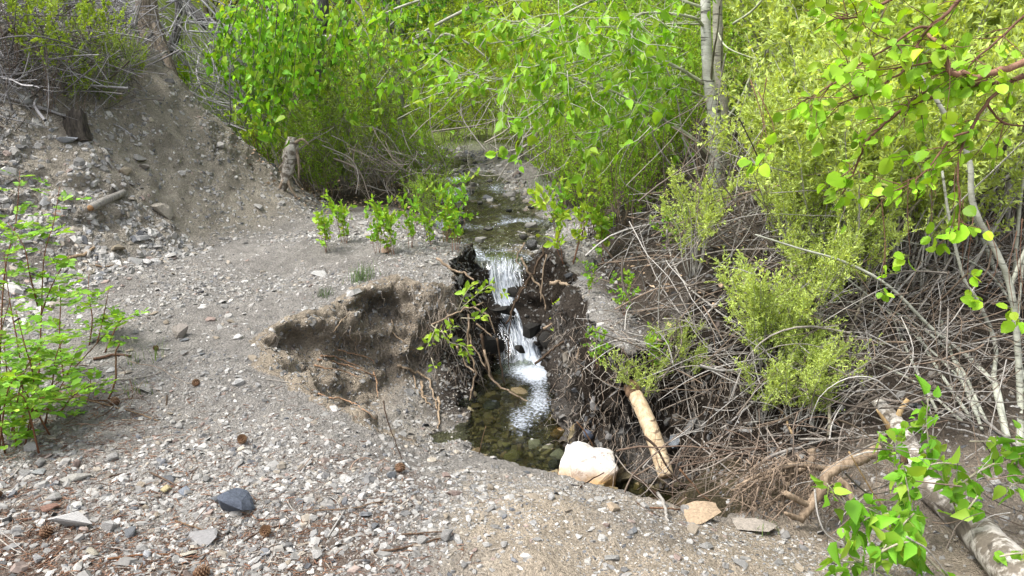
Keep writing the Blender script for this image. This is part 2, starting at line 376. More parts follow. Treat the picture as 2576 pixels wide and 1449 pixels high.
# undercut hollows: the foot of the banks is eaten back behind the roots
def hollow(c, r, push):
    global P
    d = (P - np.array(c)) / np.array(r); w = np.exp(-(d ** 2).sum(1)); P = P + w[:, None] * np.array(push)[None]
hollow((-.50, 5.75, -.35), (.22, .35, .22), (-.30, .10, 0))
hollow((-.52, 6.6, -.15), (.16, .5, .28), (-.22, 0, 0))
hollow((.52, 6.2, -.3), (.16, .6, .25), (.22, 0, 0))
hollow((-1.12, 6.02, .02), (.22, .2, .13), (-.05, .22, 0))
hollow((-1.40, 5.2, -.02), (.22, .22, .12), (-.16, .16, -.02))
hollow((-1.02, 5.45, -.16), (.30, .22, .12), (-.12, .20, -.02))
hollow((.75, 4.5, -.35), (.35, .14, .16), (0, .14, 0))
hollow((1.2, 4.7, -.3), (.35, .2, .16), (0, .16, 0))
idx = np.arange(nR * nT).reshape(nR, nT)
quads = np.stack([idx[:-1, :-1], idx[:-1, 1:], idx[1:, 1:], idx[1:, :-1]], -1).reshape(-1, 4)
seam = np.stack([idx[:-1, -1], idx[:-1, 0], idx[1:, 0], idx[1:, -1]], -1)
quads = np.concatenate([quads, seam])
hub = np.stack([np.full(nT, nR * nT), np.roll(idx[0], -1), idx[0]], -1)
P = np.concatenate([P, [[0, 0, P[idx[0], 2].mean()]]])
x, y, z = P.T
# colour of the soil, place by place; a few darks include painted shade
def mixc(c, new, w): return c * (1 - w[:, None]) + np.array(new)[None] * w[:, None]
gt = np.append(gt, 1); giR = np.append(giR, False); grt = np.append(grt, 0); gsc = np.append(gsc, 0)
ns = fbm(np.stack([x * 1.7, y * 1.7, z], -1), 4, 61)
C = np.tile(np.array((.225, .210, .19)), (len(P), 1))
C = mixc(C, (.29, .243, .185), np.clip(sstep(-.6, .6, x + .5 * ns) * sstep(3.7, 3.0, y), 0, 1))           # sandy patch in front
C = mixc(C, (.12, .085, .062), np.clip(sstep(.0, -.9, x + .9 * ns + .3) * sstep(3.5, 2.9, y + .4 * ns), 0, 1) * .75)  # brown needle litter
hd, hi = sdpoly(x, y, HILL); onhill = hi * sstep(0, .4, hd)
C = mixc(C, (.275, .245, .198), onhill * sstep(5.9, 6.9, y))
C = mixc(C, (.17, .15, .125), onhill * sstep(7.0, 6.0, y + .5 * ns) * .7)
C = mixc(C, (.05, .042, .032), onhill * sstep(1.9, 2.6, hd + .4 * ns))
C = mixc(C, (.15, .125, .095), sstep(-1.3, -1.7, x) * sstep(9.0, 9.5, y + .3 * ns) * (x > -2.3 - (y - 9) * .55))  # dark soil, with the shadow under the vines put into its tone
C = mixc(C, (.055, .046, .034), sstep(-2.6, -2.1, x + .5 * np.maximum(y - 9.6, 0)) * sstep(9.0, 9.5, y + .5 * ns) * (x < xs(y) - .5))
hd, hi = sdpoly(x, y, HILL_R)
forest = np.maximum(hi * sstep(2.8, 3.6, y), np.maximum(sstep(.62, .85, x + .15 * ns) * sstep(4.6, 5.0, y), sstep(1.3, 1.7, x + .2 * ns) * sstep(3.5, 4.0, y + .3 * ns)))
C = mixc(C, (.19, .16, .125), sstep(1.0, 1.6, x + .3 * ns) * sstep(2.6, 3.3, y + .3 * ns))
C = mixc(C, (.055, .044, .034), forest)  # litter colour, deepened to paint the shadow gaps between the twigs
C = mixc(C, (.275, .23, .175), (giR & (gsc > .5)) * sstep(.3, .7, gt))                                          # scoop: bare clay-brown cut
C = mixc(C, (.235, .215, .185), (giR & (gsc > .3)) * sstep(.62, .35, gt))                                           # talus of chips under it
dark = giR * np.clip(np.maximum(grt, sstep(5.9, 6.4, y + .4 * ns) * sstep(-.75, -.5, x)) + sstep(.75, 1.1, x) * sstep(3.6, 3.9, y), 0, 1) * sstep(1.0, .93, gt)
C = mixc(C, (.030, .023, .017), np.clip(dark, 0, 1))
under = sstep(-.75, -.5, x) * sstep(.05, -.3, z) * giR * sstep(5.0, 5.5, y); C = mixc(C, (.04, .033, .027), np.clip(under, 0, 1))  # darker towards the foot of the gully walls
bed = (giR & (gt < .03)) * 1.0; C = mixc(C, (.06, .05, .028), bed)
chn = sstep(.25, 0, np.abs(x - xs(y)) - width(y) / 2) * sstep(7.4, 7.8, y) * sstep(24, 18, y); C = mixc(C, (.13, .115, .075), chn)
barw = np.exp(-((np.abs(x - xs(y)) - width(y) / 2 - .2) / .25) ** 2) * sstep(7.8, 8.4, y) * sstep(24, 17, y) * (x > xs(y)); C = mixc(C, (.22, .21, .19), barw * .9)
C = mixc(C, (.12, .16, .035), sstep(14, 18, y))
C = C * (1 + .16 * ns)[:, None]
SOILC = C; GN = gn
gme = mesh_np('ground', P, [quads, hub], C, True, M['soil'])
ground = link('ground', gme); tag(ground, kind='structure')
BV = BVHTree.FromPolygons(P.tolist(), quads.tolist())
def hit(u, v, lift=0.0):
    """where the sight line through (u, v) meets the ground, pulled back by lift metres"""
    d = ray(u, v).normalized(); h = BV.ray_cast(Vector((0, 0, EYE)), d, 60)
    if h[0] is None: return at(u, v, 14.0), Vector((0, 0, 1)), 14.0
    return h[0] - d * lift, h[1] if h[1].z > -.2 else -h[1], h[3]
def gz_at(x, y):
    h = BV.ray_cast(Vector((x, y, 40)), Vector((0, 0, -1)), 100)
    return h[0].z if h[0] is not None else 0.0
def drape(uvs, lift=.02, dmax=None):
    """points on the ground under a polyline drawn over the picture"""
    o = []
    for u, v in uvs:
        p, n, d = hit(u, v, lift)
        if o and (Vector(o[-1]) - p).length > .45: p = at(u, v, o[-1][1])
        o.append(tuple(p))
    return o
def pix(pt):
    d = Vector(pt) - Vector((0, 0, EYE)); dep = d.y * CP - d.z * SP; return 1288 + FPX * d.x / dep, 724.5 - FPX * (d.y * SP + d.z * CP) / dep, dep

# ------------------------------------------------------------------ loose shale: everything nobody could count
def chip_template(k, r, sub=0):
    n = 5 + k % 2; a = np.sort(r.random(n)) * .45 + np.arange(n) * 2 * math.pi / n
    e = r.uniform(.75, 1.25, n); el = r.uniform(.55, .95)
    b = np.stack([np.cos(a) * e, np.sin(a) * e * el, np.full(n, -.5)], -1); sc = r.uniform(.62, .92, n)[:, None]
    t = b * np.concatenate([sc, sc, np.ones((n, 1))], 1); t[:, 2] = .5 + r.uniform(-.35, .25, n); t[:, :2] += r.uniform(-.12, .12, 2)
    V = np.concatenate([b, t]); q = np.arange(n); q2 = (q + 1) % n
    f4 = np.stack([q, q2, q2 + n, q + n], -1); f3 = [(n, n + j, n + j + 1) for j in range(1, n - 1)]
    return V, {4: f4, 3: np.array(f3)}
CH = [chip_template(k, rng) for k in range(28)]
STONE_COLS = .54 * np.array([(.43, .415, .385), (.36, .345, .32), (.55, .535, .50), (.28, .275, .265), (.42, .37, .30), (.19, .195, .205), (.36, .285, .245), (.49, .46, .41), (.62, .60, .56)])
STONE_P = np.array([.25, .2, .16, .12, .09, .05, .03, .07, .03])
def scatter(mb, n, weight, size, flat=(.22, .55), tilt=.28, cols=STONE_P, sink=.15, mul=1.0, seed=0):
    r = np.random.default_rng(seed)
    c = P[quads].mean(1); A = P[quads]; ar = np.linalg.norm(np.cross(A[:, 2] - A[:, 0], A[:, 3] - A[:, 1]), axis=1) / 2
    w = ar * weight(c[:, 0], c[:, 1], c[:, 2]); w = np.maximum(w, 0); pick = r.choice(len(w), n, p=w / w.sum())
    q = A[pick]; s, t = r.random((2, n, 1)); pos = (q[:, 0] * (1 - s) + q[:, 1] * s) * (1 - t) + (q[:, 3] * (1 - s) + q[:, 2] * s) * t
    nn = nrm(np.cross(q[:, 2] - q[:, 0], q[:, 3] - q[:, 1])); nn[nn[:, 2] < 0] *= -1
    nn = nrm(nn + r.normal(0, tilt, (n, 3))); ax = nrm(np.cross(nn, r.normal(0, 1, (n, 3)))); bx = np.cross(nn, ax)
    sz = size(r, pos); h = sz * r.uniform(*flat, n)
    col = STONE_COLS[r.choice(len(STONE_COLS), n, p=np.asarray(cols) / np.sum(cols))] * r.uniform(.62, 1.36, (n, 1)) * mul
    kind = r.integers(0, len(CH), n)
    for k, (V, F) in enumerate(CH):
        m = kind == k; c_ = m.sum()
        if not c_: continue
        B = np.stack([ax[m] * sz[m, None], bx[m] * sz[m, None], nn[m] * h[m, None]], 1)
        W_ = np.einsum('vi,nij->nvj', V, B) + (pos[m] + nn[m] * h[m, None] * (.5 - sink))[:, None]
        nv = len(V); off = (np.arange(c_) * nv)[:, None, None]
        mb.add(W_.reshape(-1, 3), {kk: (f[None] + off).reshape(-1, f.shape[1]) for kk, f in F.items()}, np.repeat(col[m], nv, 0))
def inview(x, y): return (np.abs(np.arctan2(x, y)) < RAD(39)) & (y > 1.8)
def w_path(x, y, z):
    d, i = sdpoly(x, y, RIM); hd, hi = sdpoly(x, y, HILL); _, hr = sdpoly(x, y, HILL_R)
    ok = inview(x, y) & ~i & ~(hr & (y > 3.2)) & (y < 8.6) & ~((x > .85) & (y > 4.3)) & ~((x > 1.2) & (y > 3.0 + .3 * (1.9 - x))) & ~(hi & (hd > .5) & (y > 7))
    n = fbm(np.stack([x * 1.6, y * 1.6, z * 0], -1), 3, 71)
    return ok * (1.0 / np.maximum(np.hypot(x, y), 2) ** 1.35) * np.clip(.62 + 1.25 * n, .1, 2.2) * np.where((x > .1) & (y < 3.3), .55, 1)
g = MB()
far_k = lambda p: np.clip(np.hypot(p[:, 0], p[:, 1]) / 3.6, .8, 2.2)
scatter(g, 44000, w_path, lambda r, p: .0041 * np.exp(r.normal(0, .42, len(p))) * far_k(p), seed=1)
scatter(g, 9500, w_path, lambda r, p: .0098 * np.exp(r.normal(0, .40, len(p))) * far_k(p) ** .7, seed=2)
def w_litter(x, y, z):
    return inview(x, y) * sstep(.1, -.7, x) * sstep(4.2, 3.0, y)
scatter(g, 3600, w_litter, lambda r, p: .013 * np.exp(r.normal(0, .4, len(p))), seed=3)
g.top('gravel', M['chip'], 'carpet of loose grey shale chips covering the path', 'gravel', kind='stuff', origin=(0, 0, 0), smooth=False)
g = MB()
def w_hill(x, y, z):
    hd, hi = sdpoly(x, y, HILL); return inview(x, y) * hi * (hd < 3.2) * sstep(12.5, 9, y) * np.where(y < 7.3, 1.6, .9) * np.clip(.8 + 1.1 * vnoise(np.stack([x * 3, y * 3, z * 3], -1), 72), .1, 2)
scatter(g, 11000, w_hill, lambda r, p: .013 * np.exp(r.normal(0, .42, len(p))) * np.where(p[:, 1] < 7.3, 1.75, 1.15), tilt=.4, sink=.3, seed=4, mul=1.1)
g.top('hillside_scree', M['chip'], 'grey shale scree and embedded chips on the mound at left', 'scree', kind='stuff', origin=(0, 0, 0), smooth=False)
g = MB()
def w_scoop(x, y, z):
    d, i = sdpoly(x, y, RIM); df, f = sdpoly(x, y, FLOOR); return i * ~f * (x < -.25) * np.where(df < .5, 1, .55)
scatter(g, 7000, w_scoop, lambda r, p: .0085 * np.exp(r.normal(0, .5, len(p))), tilt=.5, sink=.45, seed=5, mul=.85)
scatter(g, 420, w_scoop, lambda r, p: .018 * np.exp(r.normal(0, .35, len(p))), flat=(.3, .7), tilt=.35, sink=.55, seed=15, mul=.9)
def w_rb(x, y, z):
    d, i = sdpoly(x, y, RIM); return ((x > .12) & (x < 2.4) & (y > 4.2) & (y < 7.8)) * np.where(i, 1.2, .6) * (z > -.55)
scatter(g, 3600, w_rb, lambda r, p: .013 * np.exp(r.normal(0, .5, len(p))), tilt=.4, seed=6, mul=.42, sink=.4)
def w_rf(x, y, z): return inview(x, y) * (x > 1.1) * (y < 4.2) * sstep(2.6, 3.0, y + .3 * x - .4)
scatter(g, 1500, w_rf, lambda r, p: .010 * np.exp(r.normal(0, .5, len(p))), tilt=.35, seed=9, mul=.8, sink=.3)
g.top('bank_rubble', M['chip'], 'small shale chips on the eroded cut banks', 'rubble', kind='stuff', origin=(0, 0, 0), smooth=False)
g = MB()
def w_bed(x, y, z):
    d, i = sdpoly(x, y, FLOOR); return (i | ((d < .1) & (y < 4.9))) & (z < -.5)
scatter(g, 1300, w_bed, lambda r, p: .017 * np.exp(r.normal(0, .6, len(p))), flat=(.4, .8), seed=7, cols=(.2, .15, .1, .15, .3, .1, .1, .1, 0), mul=np.array((.50, .43, .27)))
def w_up(x, y, z):
    e = np.abs(x - xs(y)) - width(y) / 2
    return inview(x, y) * (y > 7.6) * (y < 16) * np.where(e < 0, .28, np.exp(-(e / .35) ** 2) * np.where(x > xs(y), 1.5, .5))
scatter(g, 2100, w_up, lambda r, p: .028 * np.exp(r.normal(0, .45, len(p))) * np.clip(p[:, 1] / 10, .8, 1.5), flat=(.35, .7), seed=8, sink=.35, mul=.9)
g.top('stream_cobbles', M['chip'], 'cobbles and pebbles in the stream bed and along its edge', 'cobbles', kind='stuff', origin=(0, 0, 0), smooth=False)

# ------------------------------------------------------------------ water
def sheet(nu, nv, fn, name, mat, foam, uv=True):
    u, v = np.meshgrid(np.linspace(0, 1, nu), np.linspace(0, 1, nv)); V = fn(u.ravel(), v.ravel()); i = np.arange(nu * nv).reshape(nv, nu)
    q = np.stack([i[:-1, :-1], i[:-1, 1:], i[1:, 1:], i[1:, :-1]], -1).reshape(-1, 4); f = foam(u.ravel(), v.ravel(), V); c = np.stack([f, f, f], -1)
    me = mesh_np(name, V, [q], c, True, mat)
    l = me.uv_layers.new(name='UVMap'); uvs = np.stack([u.ravel(), v.ravel()], -1)[q.ravel()].astype(np.float32); l.data.foreach_set('uv', uvs.ravel())
    return link(name, me)
M['pool'] = mat_water('pool_water', (.56, .59, .46), 1.06, 1.40, bump=1.0, nscale=13, dist=.02)
M['brook'] = mat_water('brook_water', (.72, .74, .62), .86, 1.12, bump=1.0, nscale=11, dist=.07)
M['fall'] = mat_water('falling_water', (.80, .84, .84), .92, 1.40, uvs=(7, 2.2, 1), bump=.9, nscale=2.2, dist=.06)
def pool_fn(u, v):
    x = -1.0 + 3.2 * u; y = 3.5 + 3.5 * v; p = np.stack([x * 7, y * 7, 0 * x], -1)
    return np.stack([x, y, -.60 + .012 * fbm(p, 3, 81) + .03 * np.exp(-((x - .1) ** 2 + (y - 6.4) ** 2) / .12)], -1)
def pool_foam(u, v, V):
    x, y = V[:, 0], V[:, 1]
    return np.clip(0.66 * np.exp(-((x - .16) ** 2 / .05 + (y - 6.32) ** 2 / .06)) + .45 * np.exp(-((x - .22) ** 2 / .012 + (y - 5.7) ** 2 / .2)) + .40 * np.exp(-((x - .05) ** 2 / .012 + (y - 5.3) ** 2 / .15)) + .28, 0, 1.3)
tag(sheet(190, 210, pool_fn, 'pool_water', M['pool'], pool_foam), kind='structure')
def brook_fn(u, v):
    y = 7.45 + 13 * v ** 1.4; x = xs(y) + (u - .5) * (width(y) + .5); p = np.stack([x * 5, y * 3.2, 0 * x], -1)
    return np.stack([x, y, wlevel(y) + .03 * fbm(p, 4, 83) * sstep(7.45, 8, y) - .004], -1)
def brook_foam_sparkle(u, v, V):
    n = fbm(np.stack([V[:, 0] * 2.2, V[:, 1] * 1.3, 0 * V[:, 0]], -1), 3, 85); return np.clip(.21 + .3 * n, 0, 1)  # foam patches, also painted pale for the sparkle on the ripples
tag(sheet(60, 300, brook_fn, 'brook_water', M['brook'], brook_foam_sparkle), kind='structure')
FALL = np.array([(-.10, 7.75, .185), (-.11, 7.50, .165), (-.10, 7.32, .05), (-.08, 7.20, -.10), (-.03, 7.08, -.20), (.03, 6.92, -.30), (.09, 6.78, -.42), (.13, 6.62, -.555), (.17, 6.40, -.625)])
FW = np.array([.50, .46, .46, .52, .58, .60, .52, .56, .78])
fp, fw_ = spline(FALL, FW, 12)
def fall_fn(u, v):
    t = v * (len(fp) - 1); k = np.minimum(t.astype(int), len(fp) - 2); f = (t - k)[:, None]
    c = fp[k] * (1 - f) + fp[k + 1] * f; w = fw_[k] * (1 - f[:, 0]) + fw_[k + 1] * f[:, 0]
    s = (u - .5); x = c[:, 0] + s * w
    nn = fbm(np.stack([u * 9, v * 3.5, 0 * u], -1), 4, 87); n2 = vnoise(np.stack([u * 26, v * 9, 0 * u], -1), 88)
    b = sstep(0, .15, v) * (.035 * nn + .014 * n2); edge = (np.abs(s) * 2) ** 3 * .07
    return np.stack([x, c[:, 1] - b + edge, c[:, 2] + b * .8 - edge * .5], -1)
def fall_foam(u, v, V):
    e = 1 - (np.abs(u - .5) * 2) ** 2.5; n = fbm(np.stack([u * 4, v * 3, 0 * u], -1), 3, 89)
    left = 1 - .55 * sstep(.35, .55, v) * sstep(.42, .25, u) * sstep(.95, .8, v)
    return np.clip((.30 + .42 * sstep(.08, .3, v)) * (e * .8 + .25) * left + .22 * n, 0, 1)
fall = sheet(70, 190, fall_fn, 'waterfall', M['fall'], fall_foam); tag(fall, kind='structure')
g = MB(); r = np.random.default_rng(5)
for q in range(150):                                       # loose threads of white water and drops
    u0 = r.uniform(.1, .9); v0 = r.uniform(.12, .8); n = 7; L_ = r.uniform(.04, .16)
    pts = fall_fn(np.clip(u0 + np.cumsum(r.normal(0, .012, n)), 0, 1), np.linspace(v0, min(v0 + L_, 1), n)); pts[:, 1] -= r.uniform(.004, .03); pts[:, 2] += .006
    g.tube(pts, np.array([.001, .003, .004, .004, .0035, .002, .001]) * r.uniform(.6, 1.3), 4, smooth=0)
for q in range(500):
    u0, v0 = r.random(2); p = fall_fn(np.array([u0]), np.array([v0]))[0] + r.normal(0, 1, 3) * (.05, .03, .04) + (0, -.04, .04)
    V, F = CH[q % 28]; g.add(p + V * r.uniform(.0015, .005), F)
m, t_, N_, L_f, o_ = newmat('white_water'); bsdf(N_, L_f, o_, (.55, .58, .62), .35); M['spray'] = m
tag(g.top('spray', M['spray'], 'white threads and drops of the waterfall', 'spray', kind='stuff', origin=(0, 6.5, -.6)), kind='stuff')
# ================================================================== stones one can point at
def rock_mesh(name, seed, flat=1.0, ang=10, rough=.06, sub=2, mat=None):
    r = random.Random(seed); bm = bmesh.new()
    for _ in range(ang):
        v = Vector((r.gauss(0, 1), r.gauss(0, 1), r.gauss(0, 1))).normalized() * r.uniform(.85, 1.1); bm.verts.new((v.x, v.y, v.z * flat))
    bmesh.ops.convex_hull(bm, input=bm.verts[:]); 
    for v in [v for v in bm.verts if not v.link_faces]: bm.verts.remove(v)
    if sub:
        bmesh.ops.subdivide_edges(bm, edges=bm.edges[:], cuts=sub, use_grid_fill=True)
        for _ in range(1): bmesh.ops.smooth_vert(bm, verts=bm.verts[:], factor=.28, use_axis_x=True, use_axis_y=True, use_axis_z=True)
        for v in bm.verts: v.co += v.co.normalized() * rough * mnoise.noise(v.co * 2.3 + Vector((seed, 0, 0)))
    bmesh.ops.recalc_face_normals(bm, faces=bm.faces[:])
    xs_ = [v.co for v in bm.verts]; mx = [max(abs(c[k]) for c in xs_) for k in range(3)]
    for v in bm.verts: v.co = Vector((v.co.x / mx[0], v.co.y / mx[1], v.co.z / mx[2])) * .5
    me = bpy.data.meshes.new(name); bm.to_mesh(me); bm.free()
    if mat: me.materials.append(mat)
    return me
RK = [rock_mesh('stone', 100 + k, 1, 9 + k % 5, .07, 2, M['rock']) for k in range(9)]          # blocky
SLB = [rock_mesh('slab', 200 + k, .5, 8 + k % 4, .03, 1, M['slate']) for k in range(9)]       # flat shale
CB = [rock_mesh('cobble', 300 + k, 1, 26, .10, 2, M['wetrock']) for k in range(4)]
CBD = [rock_mesh('cobble', 320 + k, 1, 26, .10, 2, M['rock']) for k in range(4)]
for L_ in (CB, CBD):
    for me in L_:
        me.polygons.foreach_set('use_smooth', [True] * len(me.polygons))
def put_rock(me, u, v, w, hgt, col, label, cat='stone', group=None, name='stone', yaw=None, tilt=.12, sink=.25, depth=None, zoff=0):
    """u, v: its middle in the picture; w: width in picture units; hgt: height as a share of its width"""
    p, n, d = hit(u, v + w * hgt * .25)
    if depth is not None: p = at(u, v, depth); n = Vector((0, 0, 1))
    dep = pix(p)[2]; s = w * dep / FPX
    o = link(name, me); o.color = (*[q * .62 for q in col], 1)
    n = (n + Vector((0, 0, 1.2)) + Vector((rng.normal(0, tilt), rng.normal(0, tilt), 0))).normalized()
    q = n.to_track_quat('Z', 'Y').to_matrix().to_4x4() @ Matrix.Rotation(rng.uniform(0, 6.28) if yaw is None else yaw, 4, 'Z')
    o.matrix_world = Matrix.Translation(p + n * s * hgt * (.5 - sink) + Vector((0, 0, zoff))) @ q @ Matrix.Diagonal((s, s * rng.uniform(.7, .95), s * hgt, 1))
    return tag(o, label, cat, group)
GREY, PALE, WHITE, DARK, TAN, PINK, BLUE = (.34, .33, .305), (.50, .48, .44), (.68, .66, .63), (.16, .16, .16), (.48, .38, .26), (.40, .27, .21), (.10, .12, .16)
# the pale boulder standing in the pool: eight shaped corners, bevelled and weathered
bm = bmesh.new()
cs = [(-.5, -.34, 0), (.02, -.50, 0), (.46, -.34, 0), (.44, .35, 0), (-.35, .42, 0), (-.54, -.22, .48), (-.26, .30, .80), (-.12, .40, .82), (.03, .18, .66), (.50, .26, .66), (.54, -.20, .60), (.06, -.56, .34), (-.30, -.50, .36), (.50, -.30, .48)]
for c in cs: bm.verts.new(c)
bmesh.ops.convex_hull(bm, input=bm.verts[:])
for v in [v for v in bm.verts if not v.link_faces]: bm.verts.remove(v)
bmesh.ops.bevel(bm, geom=bm.edges[:], offset=.025, segments=2, affect='EDGES', profile=.6)
bmesh.ops.triangulate(bm, faces=bm.faces[:]); bmesh.ops.subdivide_edges(bm, edges=bm.edges[:], cuts=3, use_grid_fill=True)
bmesh.ops.recalc_face_normals(bm, faces=bm.faces[:])
for v in bm.verts: v.co += v.normal * (.05 * mnoise.fractal(v.co * 3.5, 1.0, 2.0, 4) + .016 * mnoise.noise(v.co * 17))
bp = Vector((.43, 4.30, -.64)); sc_ = .34
for v in bm.verts: v.co *= sc_
me = bpy.data.meshes.new('boulder'); bm.to_mesh(me); bm.free(); me.materials.append(M['boulder']); me.polygons.foreach_set('use_smooth', [True] * len(me.polygons))
o = link('boulder', me, None, bp); o.rotation_euler = (0, 0, .12)
tag(o, 'large cream block with orange staining and wet brown foot standing in the pool', 'boulder')

